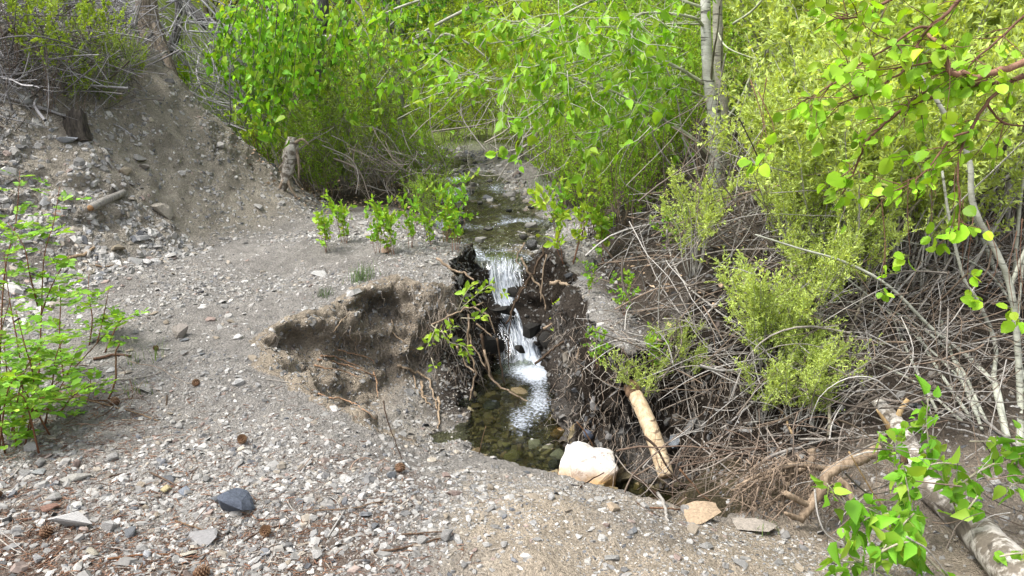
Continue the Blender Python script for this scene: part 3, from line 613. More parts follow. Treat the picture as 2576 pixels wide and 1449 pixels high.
ST = [  # mesh list, index, u, v, width, height share, colour, label, extra
 (RK, 0, 1760, 1290, 135, .42, (.56, .42, .28), 'broad tan boulder half buried below the tangled roots', dict(sink=.4, cat='boulder', name='boulder')),
 (RK, 5, 1890, 1318, 120, .4, (.42, .37, .31), 'low grey brown hump of rock right of the tan buried boulder', dict(sink=.45, cat='boulder', name='boulder')),
 (CBD, 0, 1346, 1118, 38, .8, WHITE, 'bright white cobble behind the cream boulder, leftmost of its heap', {}),
 (CBD, 1, 1378, 1128, 46, .6, (.62, .55, .52), 'pinkish white rounded cobble beside the bright white one', {}),
 (SLB, 0, 1366, 1152, 42, .35, (.20, .17, .10), 'thin brown slab propped under the pinkish white cobble', {}),
 (CB, 2, 1404, 1146, 50, .6, (.42, .41, .40), 'grey topped wet cobble touching the left side of the cream boulder', {}),
 (CB, 3, 1393, 1168, 34, .7, (.05, .05, .05), 'black wet stone under the grey topped cobble', {}),
 (CB, 0, 1424, 1168, 26, .8, (.17, .15, .13), 'small round wet stone in the corner by the cream boulder', {}),
 (CB, 1, 1290, 1148, 60, .5, (.17, .15, .05), 'olive mossy stone at the edge of the pool', {}),
 (CB, 2, 1272, 1119, 30, .5, (.50, .45, .22), 'pale yellow stone lying under shallow pool water', {}),
 (CB, 3, 1404, 1090, 46, .7, (.26, .15, .05), 'amber brown wet stone behind the pinkish cobble', {}),
 (CB, 0, 1305, 988, 56, .55, (.36, .27, .13), 'rounded tan stone in the pool below the waterfall', {}),
 (CB, 1, 1330, 934, 34, .5, (.30, .22, .10), 'small tan stone awash in foam at the waterfall foot', {}),
 (CB, 2, 1335, 1015, 60, .4, (.19, .16, .08), 'dark tan stone under water just past the rounded tan one', {}),
 (CB, 3, 1235, 1020, 50, .5, (.08, .09, .10), 'blue black stone under the pool ripples near the roots', {}),
 (RK, 1, 590, 1264, 112, .62, (.115, .135, .175), 'big blue grey slate rock lying on the path', dict(sink=.3, yaw=.3, name='slate_rock')),
 (SLB, 1, 176, 1316, 112, .42, WHITE, 'large flat white rock in the brown needle litter', dict(sink=.2, yaw=.35)),
 (SLB, 2, 192, 1197, 80, .28, (.47, .45, .40), 'wide flat pale slab above the white rock', {}),
 (SLB, 3, 122, 1276, 46, .3, (.33, .19, .14), 'flat reddish brown stone left of the white rock', {}),
 (SLB, 4, 92, 1188, 50, .3, (.36, .37, .36), 'flat grey stone with a sharp tip by the left edge', {}),
 (RK, 2, 458, 838, 40, .95, (.36, .32, .28), 'upright pointed grey stone alone on the open path', dict(sink=.1)),
 (RK, 3, 972, 630, 27, .8, (.62, .44, .31), 'orange tan stone under the leafy seedlings on the bank', {}),
 (SLB, 5, 1345, 518, 66, .3, (.60, .47, .30), 'long orange slab on the cobble bar upstream', {}),
 (SLB, 6, 1616, 980, 42, .5, (.55, .54, .52), 'pale wedge of stone beside the peeled leaning log', {}),
 (SLB, 7, 1702, 1106, 46, .5, (.30, .33, .36), 'blue grey slab in the dark bank right of the leaning log', {}),
 (CBD, 2, 1482, 1090, 32, 1.0, (.13, .15, .20), 'dark blue stone against the bank above the cream boulder', {}),
 (RK, 4, 1496, 1015, 34, 1.1, (.34, .33, .32), 'grey stone lodged among roots in the right bank', {}),
 (CBD, 3, 1530, 1098, 24, .8, (.26, .25, .24), 'small grey stone in the dark bank near the blue one', {}),
 (RK, 6, 1540, 1277, 46, .6, (.58, .46, .33), 'rounded tan stone on the sandy rim below the boulder', {}),
 (RK, 7, 1383, 1250, 27, .7, WHITE, 'white angular stone on the rim left of the rounded tan stone', {}),
 (SLB, 8, 153, 535, 34, .4, (.42, .30, .22), 'flat reddish tile of rock on the left scree', {}),
 (SLB, 0, 120, 508, 36, .7, (.50, .50, .49), 'pointed pale grey slab tilted on the left scree', {}),
 (SLB, 1, 108, 592, 30, .8, (.60, .58, .55), 'white slab on edge under the overhanging scree lip', {}),
 (RK, 8, 40, 525, 34, .6, (.52, .48, .42), 'cream rock on the left scree among green leaves', {}),
 (SLB, 2, 345, 396, 50, .35, (.44, .42, .38), 'flat grey stone jutting from the upper mound face', {}),
 (SLB, 3, 312, 430, 42, .5, (.46, .39, .29), 'tan stone below the flat one in the mound face', {}),
 (SLB, 4, 360, 418, 40, .4, (.40, .37, .32), 'grey slab stacked beside the tan one in the mound face', {}),
 (RK, 0, 405, 512, 78, .8, (.44, .40, .33), 'large block bedded in the middle of the mound face', dict(sink=.62)),
 (RK, 1, 556, 365, 27, .6, (.60, .57, .52), 'white stone high on the right of the mound', {}),
 (SLB, 5, 655, 520, 34, .4, (.48, .46, .42), 'pale flat stone at the foot of the mound', {}),
 (SLB, 6, 366, 658, 32, .6, WHITE, 'white wedge in the stone heap under the mound', {}),
 (SLB, 7, 340, 655, 42, .45, (.52, .51, .49), 'long pale slab leaning left of the white wedge', {}),
 (RK, 2, 393, 657, 30, .5, (.56, .55, .53), 'pale block right of the white wedge', {}),
 (RK, 3, 298, 625, 36, .6, (.33, .28, .20), 'brown stone at the base of the mound', {}),
 (SLB, 8, 505, 735, 26, .3, (.035, .035, .04), 'small black chip of slate on the upper path', {}),
 (SLB, 0, 798, 690, 42, .35, (.56, .55, .52), 'flat white stone on the path near the cut edge', {}),
 (RK, 4, 600, 962, 34, .6, (.58, .57, .55), 'white stone on the path left of the eroded hollow', {}),
 (SLB, 1, 362, 978, 54, .4, (.40, .39, .36), 'grey slab half under twigs near the left shrub', {}),
 (SLB, 2, 278, 930, 40, .4, (.58, .57, .55), 'pale slab behind the thorny stub by the left shrub', {}),
 (SLB, 3, 418, 1229, 40, .35, (.62, .53, .30), 'yellowish flat stone in the foreground shale', {}),
 (SLB, 4, 468, 1235, 38, .35, (.30, .33, .37), 'blue grey chip right of the yellowish stone', {}),
 (RK, 5, 232, 1390, 44, .55, (.46, .42, .33), 'olive tan stone below the white rock', {}),
 (RK, 6, 96, 1405, 26, 1.1, (.55, .54, .53), 'egg shaped pale stone near the bottom left corner', {}),
 (SLB, 5, 500, 1352, 92, .25, (.42, .41, .40), 'long flat grey slab buried in the lower foreground', dict(sink=.4)),
 (RK, 7, 368, 1398, 34, .7, (.52, .53, .54), 'blue white angular stone left of the brown bark strip', {}),
 (SLB, 6, 478, 1392, 48, .3, (.60, .56, .46), 'cream flat stone beyond the brown bark strip', {}),
 (RK, 8, 78, 1128, 36, .8, WHITE, 'square white stone at the left edge of the path', {}),
 (SLB, 7, 60, 1190, 34, .5, (.36, .35, .33), 'grey stone left of the flat sharp tipped one', {}),
 (RK, 0, 1556, 772, 32, 1.0, (.66, .62, .57), 'pale triangular stone on top of the right bank', {}),
 (SLB, 8, 1468, 700, 50, .3, (.32, .32, .31), 'dark flat stone beside the yellow green sapling', {}),
 (SLB, 0, 170, 345, 55, .45, (.46, .48, .52), 'flat blue white stone below the hollow stump', {}),
 (SLB, 1, 55, 250, 60, .4, (.44, .44, .42), 'broad grey slab beside the fallen grey pole', {}),
 (RK, 1, 298, 242, 30, .6, (.62, .50, .34), 'tan stone among dry twigs above the mound', {}),
]
for L_, k, u, v, w, hs_, c, lab, ex in ST: put_rock(L_[k % len(L_)], u, v, w, hs_, c, lab, **ex)
LM = [(590, 1264, 'blue slate rock'), (176, 1316, 'large white rock'), (192, 1197, 'wide pale slab'), (458, 838, 'upright pointed stone'), (600, 962, 'white stone by the hollow'), (362, 978, 'grey slab under twigs'), (418, 1229, 'yellowish flat stone'), (232, 1390, 'olive tan stone'), (500, 1352, 'long grey slab'), (478, 1392, 'cream flat stone'), (78, 1128, 'square white stone'),
      (505, 735, 'black slate chip'), (798, 690, 'flat white path stone'), (366, 658, 'white wedge'), (298, 625, 'brown mound stone'), (1004, 1182, 'cone under the standing twig'), (672, 1328, 'orange brown pine cone'), (611, 1100, 'open pine cone'), (498, 967, 'cone left of the hollow'), (1540, 1277, 'rounded tan stone'), (1383, 1250, 'white rim stone'), (1760, 1290, 'buried tan boulder'), (845, 1320, 'grey slanting stick'), (1010, 1382, 'dark brown low stick'), (810, 1290, 'bent grey twig'), (360, 1397, 'bark strip'), (278, 930, 'thorny stub'), (386, 873, 'small pine cone'), (972, 630, 'orange tan bank stone')]
SEEN = {}
def stone_label(nm, sh, w, u, v):
    """names a stone by its look and the nearest thing one can find"""
    size = 'small' if w < 20 else 'large' if w > 27 else 'medium'
    for k in sorted(range(len(LM)), key=lambda q: (LM[q][0] - u) ** 2 + 2 * (LM[q][1] - v) ** 2)[:7]:
        du, dv = u - LM[k][0], v - LM[k][1]; far = 'just' if math.hypot(du, dv) < 90 else 'well' if math.hypot(du, dv) > 190 else ''
        side = ('left of' if du < 0 else 'right of') if abs(du) > abs(dv) * 1.3 else ('beyond' if dv < 0 else 'in front of')
        lab = ' '.join(f'{size} {nm} {sh} stone {far} {side} the {LM[k][2]}'.split())
        if lab not in SEEN: break
    SEEN[lab] = 1; return lab
r = random.Random(4); used = []; cnt = 0
NAMES = [((.46, .445, .415), 'pale grey'), ((.34, .33, .31), 'mid grey'), ((.62, .60, .57), 'whitish'), ((.21, .22, .23), 'dark slate'), ((.45, .38, .29), 'tan'), ((.37, .28, .24), 'rusty')]
while cnt < 215:
    u, v = r.uniform(0, 2350), r.uniform(560, 1445)
    if v < 1150 and u > 640: continue
    if u > 640 and v < 1150 + max(0, (u - 1100)) * .17: continue
    if r.random() < (.55 if u > 1250 else 0): continue
    w = r.choice([16, 18, 20, 24, 28, 36]) * (1.2 if v > 1150 else .9 if v > 800 else .8)
    if any((u - a) ** 2 + (v - b) ** 2 < (.6 * (w + c)) ** 2 for a, b, c in used): continue
    p, n, d = hit(u, v)
    if d > 11 or n.z < .6: continue
    used.append((u, v, w)); cnt += 1
    (c, nm) = r.choices(NAMES, (.30, .26, .14, .10, .12, .08))[0]; k = r.random(); sh = 'flat' if k < .7 else 'blocky'
    lab = stone_label(nm, sh, w, u, v); m_ = r.uniform(.85, 1.15); c_ = [q * m_ for q in c]
    put_rock(SLB[r.randrange(9)] if k < .7 else RK[r.randrange(9)], u, v, w, r.uniform(.25, .45) if k < .7 else r.uniform(.5, .8), c_, lab)
for k in range(34):                                             # stones breaking the water upstream
    y_ = 7.9 + 6.5 * (k / 34) ** 1.2 + r.uniform(0, .2); x_ = float(xs(y_) + r.uniform(-.62, .75) * width(y_)); u, v, d = pix((x_, y_, float(wlevel(y_)) + .02))
    c = r.choice([(.05, .05, .048), (.09, .085, .075), (.30, .29, .26), (.40, .385, .35)]); nm = 'dark wet' if c[0] < .2 else 'dry grey'; e_ = x_ - float(xs(y_)); sd = 'near the left edge' if e_ < -.25 else 'near the right edge' if e_ > .3 else 'in mid stream'
    wd = r.uniform(.07, .17); where = 'just above the fall lip' if y_ < 8.4 else 'below the orange slab' if y_ < 9.4 else 'beside the orange slab' if y_ < 10.8 else 'past the orange slab' if y_ < 12.2 else 'at the far bend'
    lab = f"{'small' if wd < .12 else 'large'} {nm} stone {sd} of the brook {where}"
    o = put_rock((CB if c[0] < .2 else RK)[k % 4], u, v, wd * FPX / d, r.uniform(.4, .7), c, lab, depth=y_)
    SEEN.setdefault(lab, []).append(o)
for lab, os_ in SEEN.items():
    if isinstance(os_, list) and len(os_) > 1:
        for o, wd in zip(os_, ('nearer', 'farther') if len(os_) == 2 else ('nearest', 'middle', 'farthest', 'very farthest', 'outermost')): o['label'] = wd + ' ' + lab
# wet rock steps behind the falling water
for k, (u, v, w, hs_, yy) in enumerate([(1235, 800, 90, .8, 7.15), (1340, 740, 70, 1.1, 7.35), (1365, 800, 60, 1.0, 7.1), (1350, 870, 60, .7, 6.95), (1260, 880, 70, .7, 6.9), (1290, 690, 60, .6, 7.45), (1205, 690, 50, 1.2, 7.45), (1400, 905, 50, .9, 6.55), (1375, 690, 50, .9, 7.4), (1262, 790, 62, .8, 6.85), (1340, 835, 56, .9, 6.62), (1238, 865, 66, .8, 6.6), (1375, 860, 60, .8, 6.5), (1290, 735, 36, .8, 7.0), (1305, 880, 40, .7, 6.5)]):
    put_rock(RK[k % 9], u, v, w, hs_, (.11, .085, .04) if k in (1, 2) else (.035, .032, .028), ['black wet ledge stone left in the fall', 'mossy brown ledge stone right of the white water', 'lower mossy brown ledge stone beside the white water', 'dark stone splashed at the right of the fall', 'dark stone splashed at the left of the fall', 'dark stone showing through the top of the fall', 'black stone left of the fall lip', 'dark block where the fall meets the pool', 'dark stone right of the fall lip', 'black rock breaking the left half of the falling water', 'dark rock splitting the water low in the fall', 'black rock left of the fall foot', 'dark rock right of the fall foot', 'small dark rock in the upper white water', 'small dark rock in the lower white water'][k], depth=yy, sink=.5)
# pine cones
def cone_parts():
    b, s = MB(), MB(); b.tube([(0, 0, 0), (0, 0, .25), (0, 0, .7), (0, 0, .98)], [.10, .30, .24, .04], 8, (.10, .05, .025))
    for q in range(64):
        t = q / 64; a = q * 2.39996; rad = (.40 * math.sin(math.pi * (.16 + .78 * t))) + .05; z0 = .06 + .86 * t
        d = np.array((math.cos(a), math.sin(a), 0)); e = np.array((-d[1], d[0], 0)); up = np.array((0, 0, 1.))
        p0 = d * .1 + up * z0; p1 = d * rad + up * (z0 + .09); w = .085
        V = [p0 - e * .04, p0 + e * .04, p1 + e * w, p1 + d * .05 + up * .02, p1 - e * w, p1 - up * .05 + d * .02]
        s.add(V, {3: [(0, 1, 2), (0, 2, 4), (2, 3, 4), (0, 5, 1), (1, 5, 2), (4, 5, 0), (2, 5, 3), (3, 5, 4)]}, np.array([(.11, .055, .028)] * 2 + [(.16, .09, .045), (.23, .145, .08), (.16, .09, .045), (.05, .027, .014)]) )
    return b.mesh('core', M['twig']), s.mesh('scales', M['twig'], smooth=False)
m, t_, N_, L_f, o_ = newmat('cone_scale'); bsdf(N_, L_f, o_, attr(N_, 'tint'), .7); M['cone'] = m
cm, sm = cone_parts(); cm.materials[0] = M['cone']; sm.materials[0] = M['cone']
for u, v, w, lab in [(498, 967, 28, 'brown pine cone on the path left of the hollow'), (284, 1014, 36, 'dark pine cone against twigs by the left shrub'), (611, 1100, 33, 'open pine cone on the path in front of the hollow'), (1004, 1182, 36, 'brown pine cone at the foot of the standing twig'),
                     (672, 1328, 40, 'orange brown pine cone right below the slate rock'), (486, 1440, 54, 'large pine cone at the bottom edge of the foreground'), (386, 873, 20, 'small pine cone on the open upper path'), (8, 1238, 34, 'pine cone cut by the left edge'), (100, 1345, 44, 'ragged dark pine cone left of the large white rock')]:
    p, n, d = hit(u, v + w * .3); s = .78 * w * pix(p)[2] / FPX
    o = link('pine_cone', cm, None, p + Vector((0, 0, s * .34))); o.scale = (s,) * 3; o.rotation_euler = (RAD(rng.uniform(75, 100)), 0, rng.uniform(0, 6.28)); tag(o, lab, 'pine cone')
    tag(link('scales', sm, o), kind='stuff')
# ================================================================== leaves
TPL = {
 'heart': (np.array([(0, 0, 0), (.22, .03, .05), (.35, .29, .09), (.20, .64, .06), (0, 1.0, -.08), (0, .36, 0), (-.22, .03, .05), (-.35, .29, .09), (-.20, .64, .06)]), {4: np.array([(0, 1, 2, 5), (5, 2, 3, 4), (0, 5, 7, 6), (5, 4, 8, 7)]), 3: []}),
 'oval': (np.array([(0, 0, 0), (.27, .35, .05), (.2, .72, .04), (0, 1, -.02), (-.2, .72, .04), (-.27, .35, .05)]), {4: np.array([(0, 1, 2, 3), (0, 3, 4, 5)]), 3: []}),
 'round': (np.array([(0, 0, 0), (.30, .06, .05), (.47, .38, .09), (.36, .74, .07), (.12, .95, .02), (0, .98, -.03), (0, .45, 0), (-.12, .95, .02), (-.36, .74, .07), (-.47, .38, .09), (-.30, .06, .05)]), {4: np.array([(0, 1, 2, 6), (6, 2, 3, 4), (6, 8, 9, 0)]), 3: np.array([(6, 4, 5), (6, 5, 7), (6, 7, 8), (0, 9, 10)])}),
 'kite': (np.array([(0, 0, 0), (.33, .42, .06), (0, 1, 0), (-.33, .42, .06)]), {3: np.array([(0, 1, 2), (0, 2, 3)]), 4: []}),
 'lance': (np.array([(0, 0, 0), (.19, .42, .04), (0, 1, -.03), (-.19, .42, .04)]), {3: np.array([(0, 1, 2), (0, 2, 3)]), 4: []}),
}
def frames(D, N):
    D = nrm(D); X = nrm(np.cross(D, N)); Z = np.cross(X, D); return X, D, Z
def leaves(mb, Pp, D, N, size, tpl, cols):
    V, F = TPL[tpl]; X, Y, Z = frames(D, N); n = len(Pp); size = np.broadcast_to(size, (n,))
    B = np.stack([X, Y, Z], 1) * size[:, None, None]; W_ = np.einsum('vi,nij->nvj', V, B) + Pp[:, None]; nv = len(V); off = (np.arange(n) * nv)[:, None, None]
    mb.add(W_.reshape(-1, 3), {k: (f[None] + off).reshape(-1, f.shape[1]) for k, f in F.items() if len(f)}, np.repeat(cols, nv, 0))
def tints(r, n, base, var=.22, yellow=(.30, .36, .05), ya=.25):
    c = np.array(base)[None] * np.exp(r.normal(0, var, (n, 1))); y = (r.random((n, 1)) ** 3) * ya * 3; y = np.clip(y, 0, .8)
    return np.clip(c * (1 - y) + np.array(yellow)[None] * y, 0, .8)
def along(pts, n, r, t0=0.0):
    Pp = np.asarray(pts, float); t = t0 + (1 - t0) * r.random(n); k = t * (len(Pp) - 1); i = np.minimum(k.astype(int), len(Pp) - 2); f = (k - i)[:, None]
    return Pp[i] * (1 - f) + Pp[i + 1] * f, nrm(Pp[i + 1] - Pp[i])
# ------------------------------------------------------------------ shrubs and trees seen at a distance: a few kinds, copied
def plant(seed, h, spread, nst, ntw, nlf, tpl, lsize, lcol, scol, srad, part_stems=True, mat='leaf', twl=.28, t0=.15, up=.5, var=.22, ya=.25, trunk=False, yellow=(.30, .36, .05), side=.6, trad=.0022, lean=0):
    """returns [(part name, mesh, kind)] in local coordinates"""
    r = np.random.default_rng(seed); parts = []; tw = MB(); lf = MB(); stems = MB(); LP, LD = [], []
    for s in range(nst):
        a = r.uniform(0, 6.283); le = r.uniform(.3, 1) * spread; hh = h * r.uniform(.65, 1.0)
        if trunk: b = np.array((0, 0, h * r.uniform(.12, .75))); le = spread * r.uniform(.6, 1) * (1.15 - .75 * b[2] / h); hh = r.uniform(.1, .45) * h
        else: b = np.array((math.cos(a), math.sin(a), 0)) * r.uniform(.02, .12) * (spread + .3)
        q = np.linspace(0, 1, 6)[:, None]; d = np.array((math.cos(a), math.sin(a), 0))
        pts = b + d * le * (q ** 1.25) + np.array((lean, 0, hh)) * (1 - (1 - q) ** 1.5) + np.cumsum(r.normal(0, .028 * h, (6, 3)) * (1, 1, .4), 0) * (q > 0)
        if trunk or not part_stems: stems.tube(pts, [srad * r.uniform(.5, .9), srad * .12], 4, scol, smooth=2)
        else:
            m_ = MB().tube(pts, [srad * r.uniform(.6, 1.1), srad * .15], 5, np.array(scol) * r.uniform(.8, 1.15), smooth=3); parts.append(('stem', m_.mesh('stem', M['twig']), None))
        for w in range(ntw):
            p, T = along(pts, 1, r, t0); dd = nrm(r.normal(0, side, 3) + T[0] * .7 + (0, 0, up)); L_ = h * twl * r.uniform(.4, 1.1)
            tp = p[0] + np.linspace(0, 1, 4)[:, None] * dd * L_ + np.cumsum(r.normal(0, .03 * L_, (4, 3)), 0)
            tw.tube(tp, [trad, trad * .4], 3, np.array(scol) * .9, cap=False, smooth=0)
            lp, lt = along(tp, nlf, r); LP.append(lp); LD.append(nrm(lt * .8 + r.normal(0, .6, (nlf, 3))))
    if trunk:
        q = np.linspace(0, 1, 7)[:, None]; pts = np.array((0, 0, h * .9)) * q + np.cumsum(r.normal(0, .01 * h, (7, 3)), 0) * (1, 1, 0)
        parts.append(('trunk', MB().tube(pts, [srad * 2.2, srad * .3], 8, scol, smooth=3).mesh('trunk', M['twig']), None)); parts.append(('limbs', stems.mesh('limbs', M['twig']), 'stuff'))
    elif not part_stems: parts.append(('stems', stems.mesh('stems', M['twig']), 'stuff'))
    LP, LD = np.concatenate(LP), np.concatenate(LD); n = len(LP); N_ = nrm(r.normal(0, .7, (n, 3)) + (0, 0, .8))
    leaves(lf, LP, LD, N_, lsize * np.exp(r.normal(0, .25, n)), tpl, tints(r, n, lcol, var, yellow, ya))
    parts.append(('twigs', tw.mesh('twigs', M['twig']), 'stuff')); parts.append(('crown' if trunk else 'foliage', lf.mesh('foliage', M[mat], smooth=False), 'stuff'))
    return parts
def make(parts, name, x, y, label, cat, group=None, scale=1.0, rot=0.0, z=None, wide=1.0):
    o = empty(name, (x, y, gz_at(x, y) - .02 if z is None else z), label, cat, group); o.rotation_euler.z = rot; o.scale = (scale * wide, scale * wide, scale)
    for nm, me, kd in parts: tag(link(nm, me, o), kind=kd)
    return o
def X(u, y, v=450): return at(u, v, y).x
YG, MG, DG, PG, FY = (.36, .51, .045), (.25, .43, .05), (.11, .30, .026), (.43, .54, .16), (.60, .70, .05)
GT, BT, WT, RT = (.36, .345, .31), (.13, .105, .08), (.46, .44, .40), (.20, .10, .06)
WIL = [plant(30 + k, 2.7, 1.5, 12, 22, 27, 'lance', .072, PG, (.40, .385, .34), .018, twl=.24, t0=.25, var=.26) for k in range(3)]
FIN = [plant(40 + k, 1.7, .85, 16, 22, 26, 'oval', .026, MG, (.26, .20, .14), .007, False, twl=.22, t0=.1) for k in range(2)]
GRY = [plant(44 + k, 1.8, 1.0, 16, 20, 26, 'lance', .042, (.17, .25, .075), (.27, .25, .22), .008, False, twl=.25, t0=.08) for k in range(1)]
YEL = [plant(50 + k, 2.1, 1.2, 14, 22, 28, 'oval', .036, YG, (.22, .19, .14), .008, False, twl=.25, t0=.05, ya=.4) for k in range(2)]
FAR = [plant(60 + k, 8.0, 2.7, 40, 9, 24, 'kite', .105, FY, (.14, .12, .09), .05, mat='far', twl=.15, t0=.2, trunk=True, trad=.006, var=.25, yellow=(.48, .50, .04)) for k in range(3)]
POP = [plant(70 + k, 7.0, 2.2, 34, 10, 20, 'heart', .085, DG, (.24, .24, .20), .04, twl=.16, t0=.15, trunk=True, trad=.004, up=-.1) for k in range(1)]
SAP = [plant(80 + k, .75, .30, 4, 7, 8, 'oval', .060, c, RT, .005, twl=.3, t0=.15, trad=.0015, yellow=(.36, .40, .05)) for k, c in enumerate([(.24, .44, .05), (.17, .37, .04), (.34, .52, .06)])]
ROS = [plant(90, 1.5, .5, 9, 12, 26, 'oval', .034, (.30, .43, .06), (.20, .15, .12), .006, twl=.22, t0=.3, trad=.0015)]
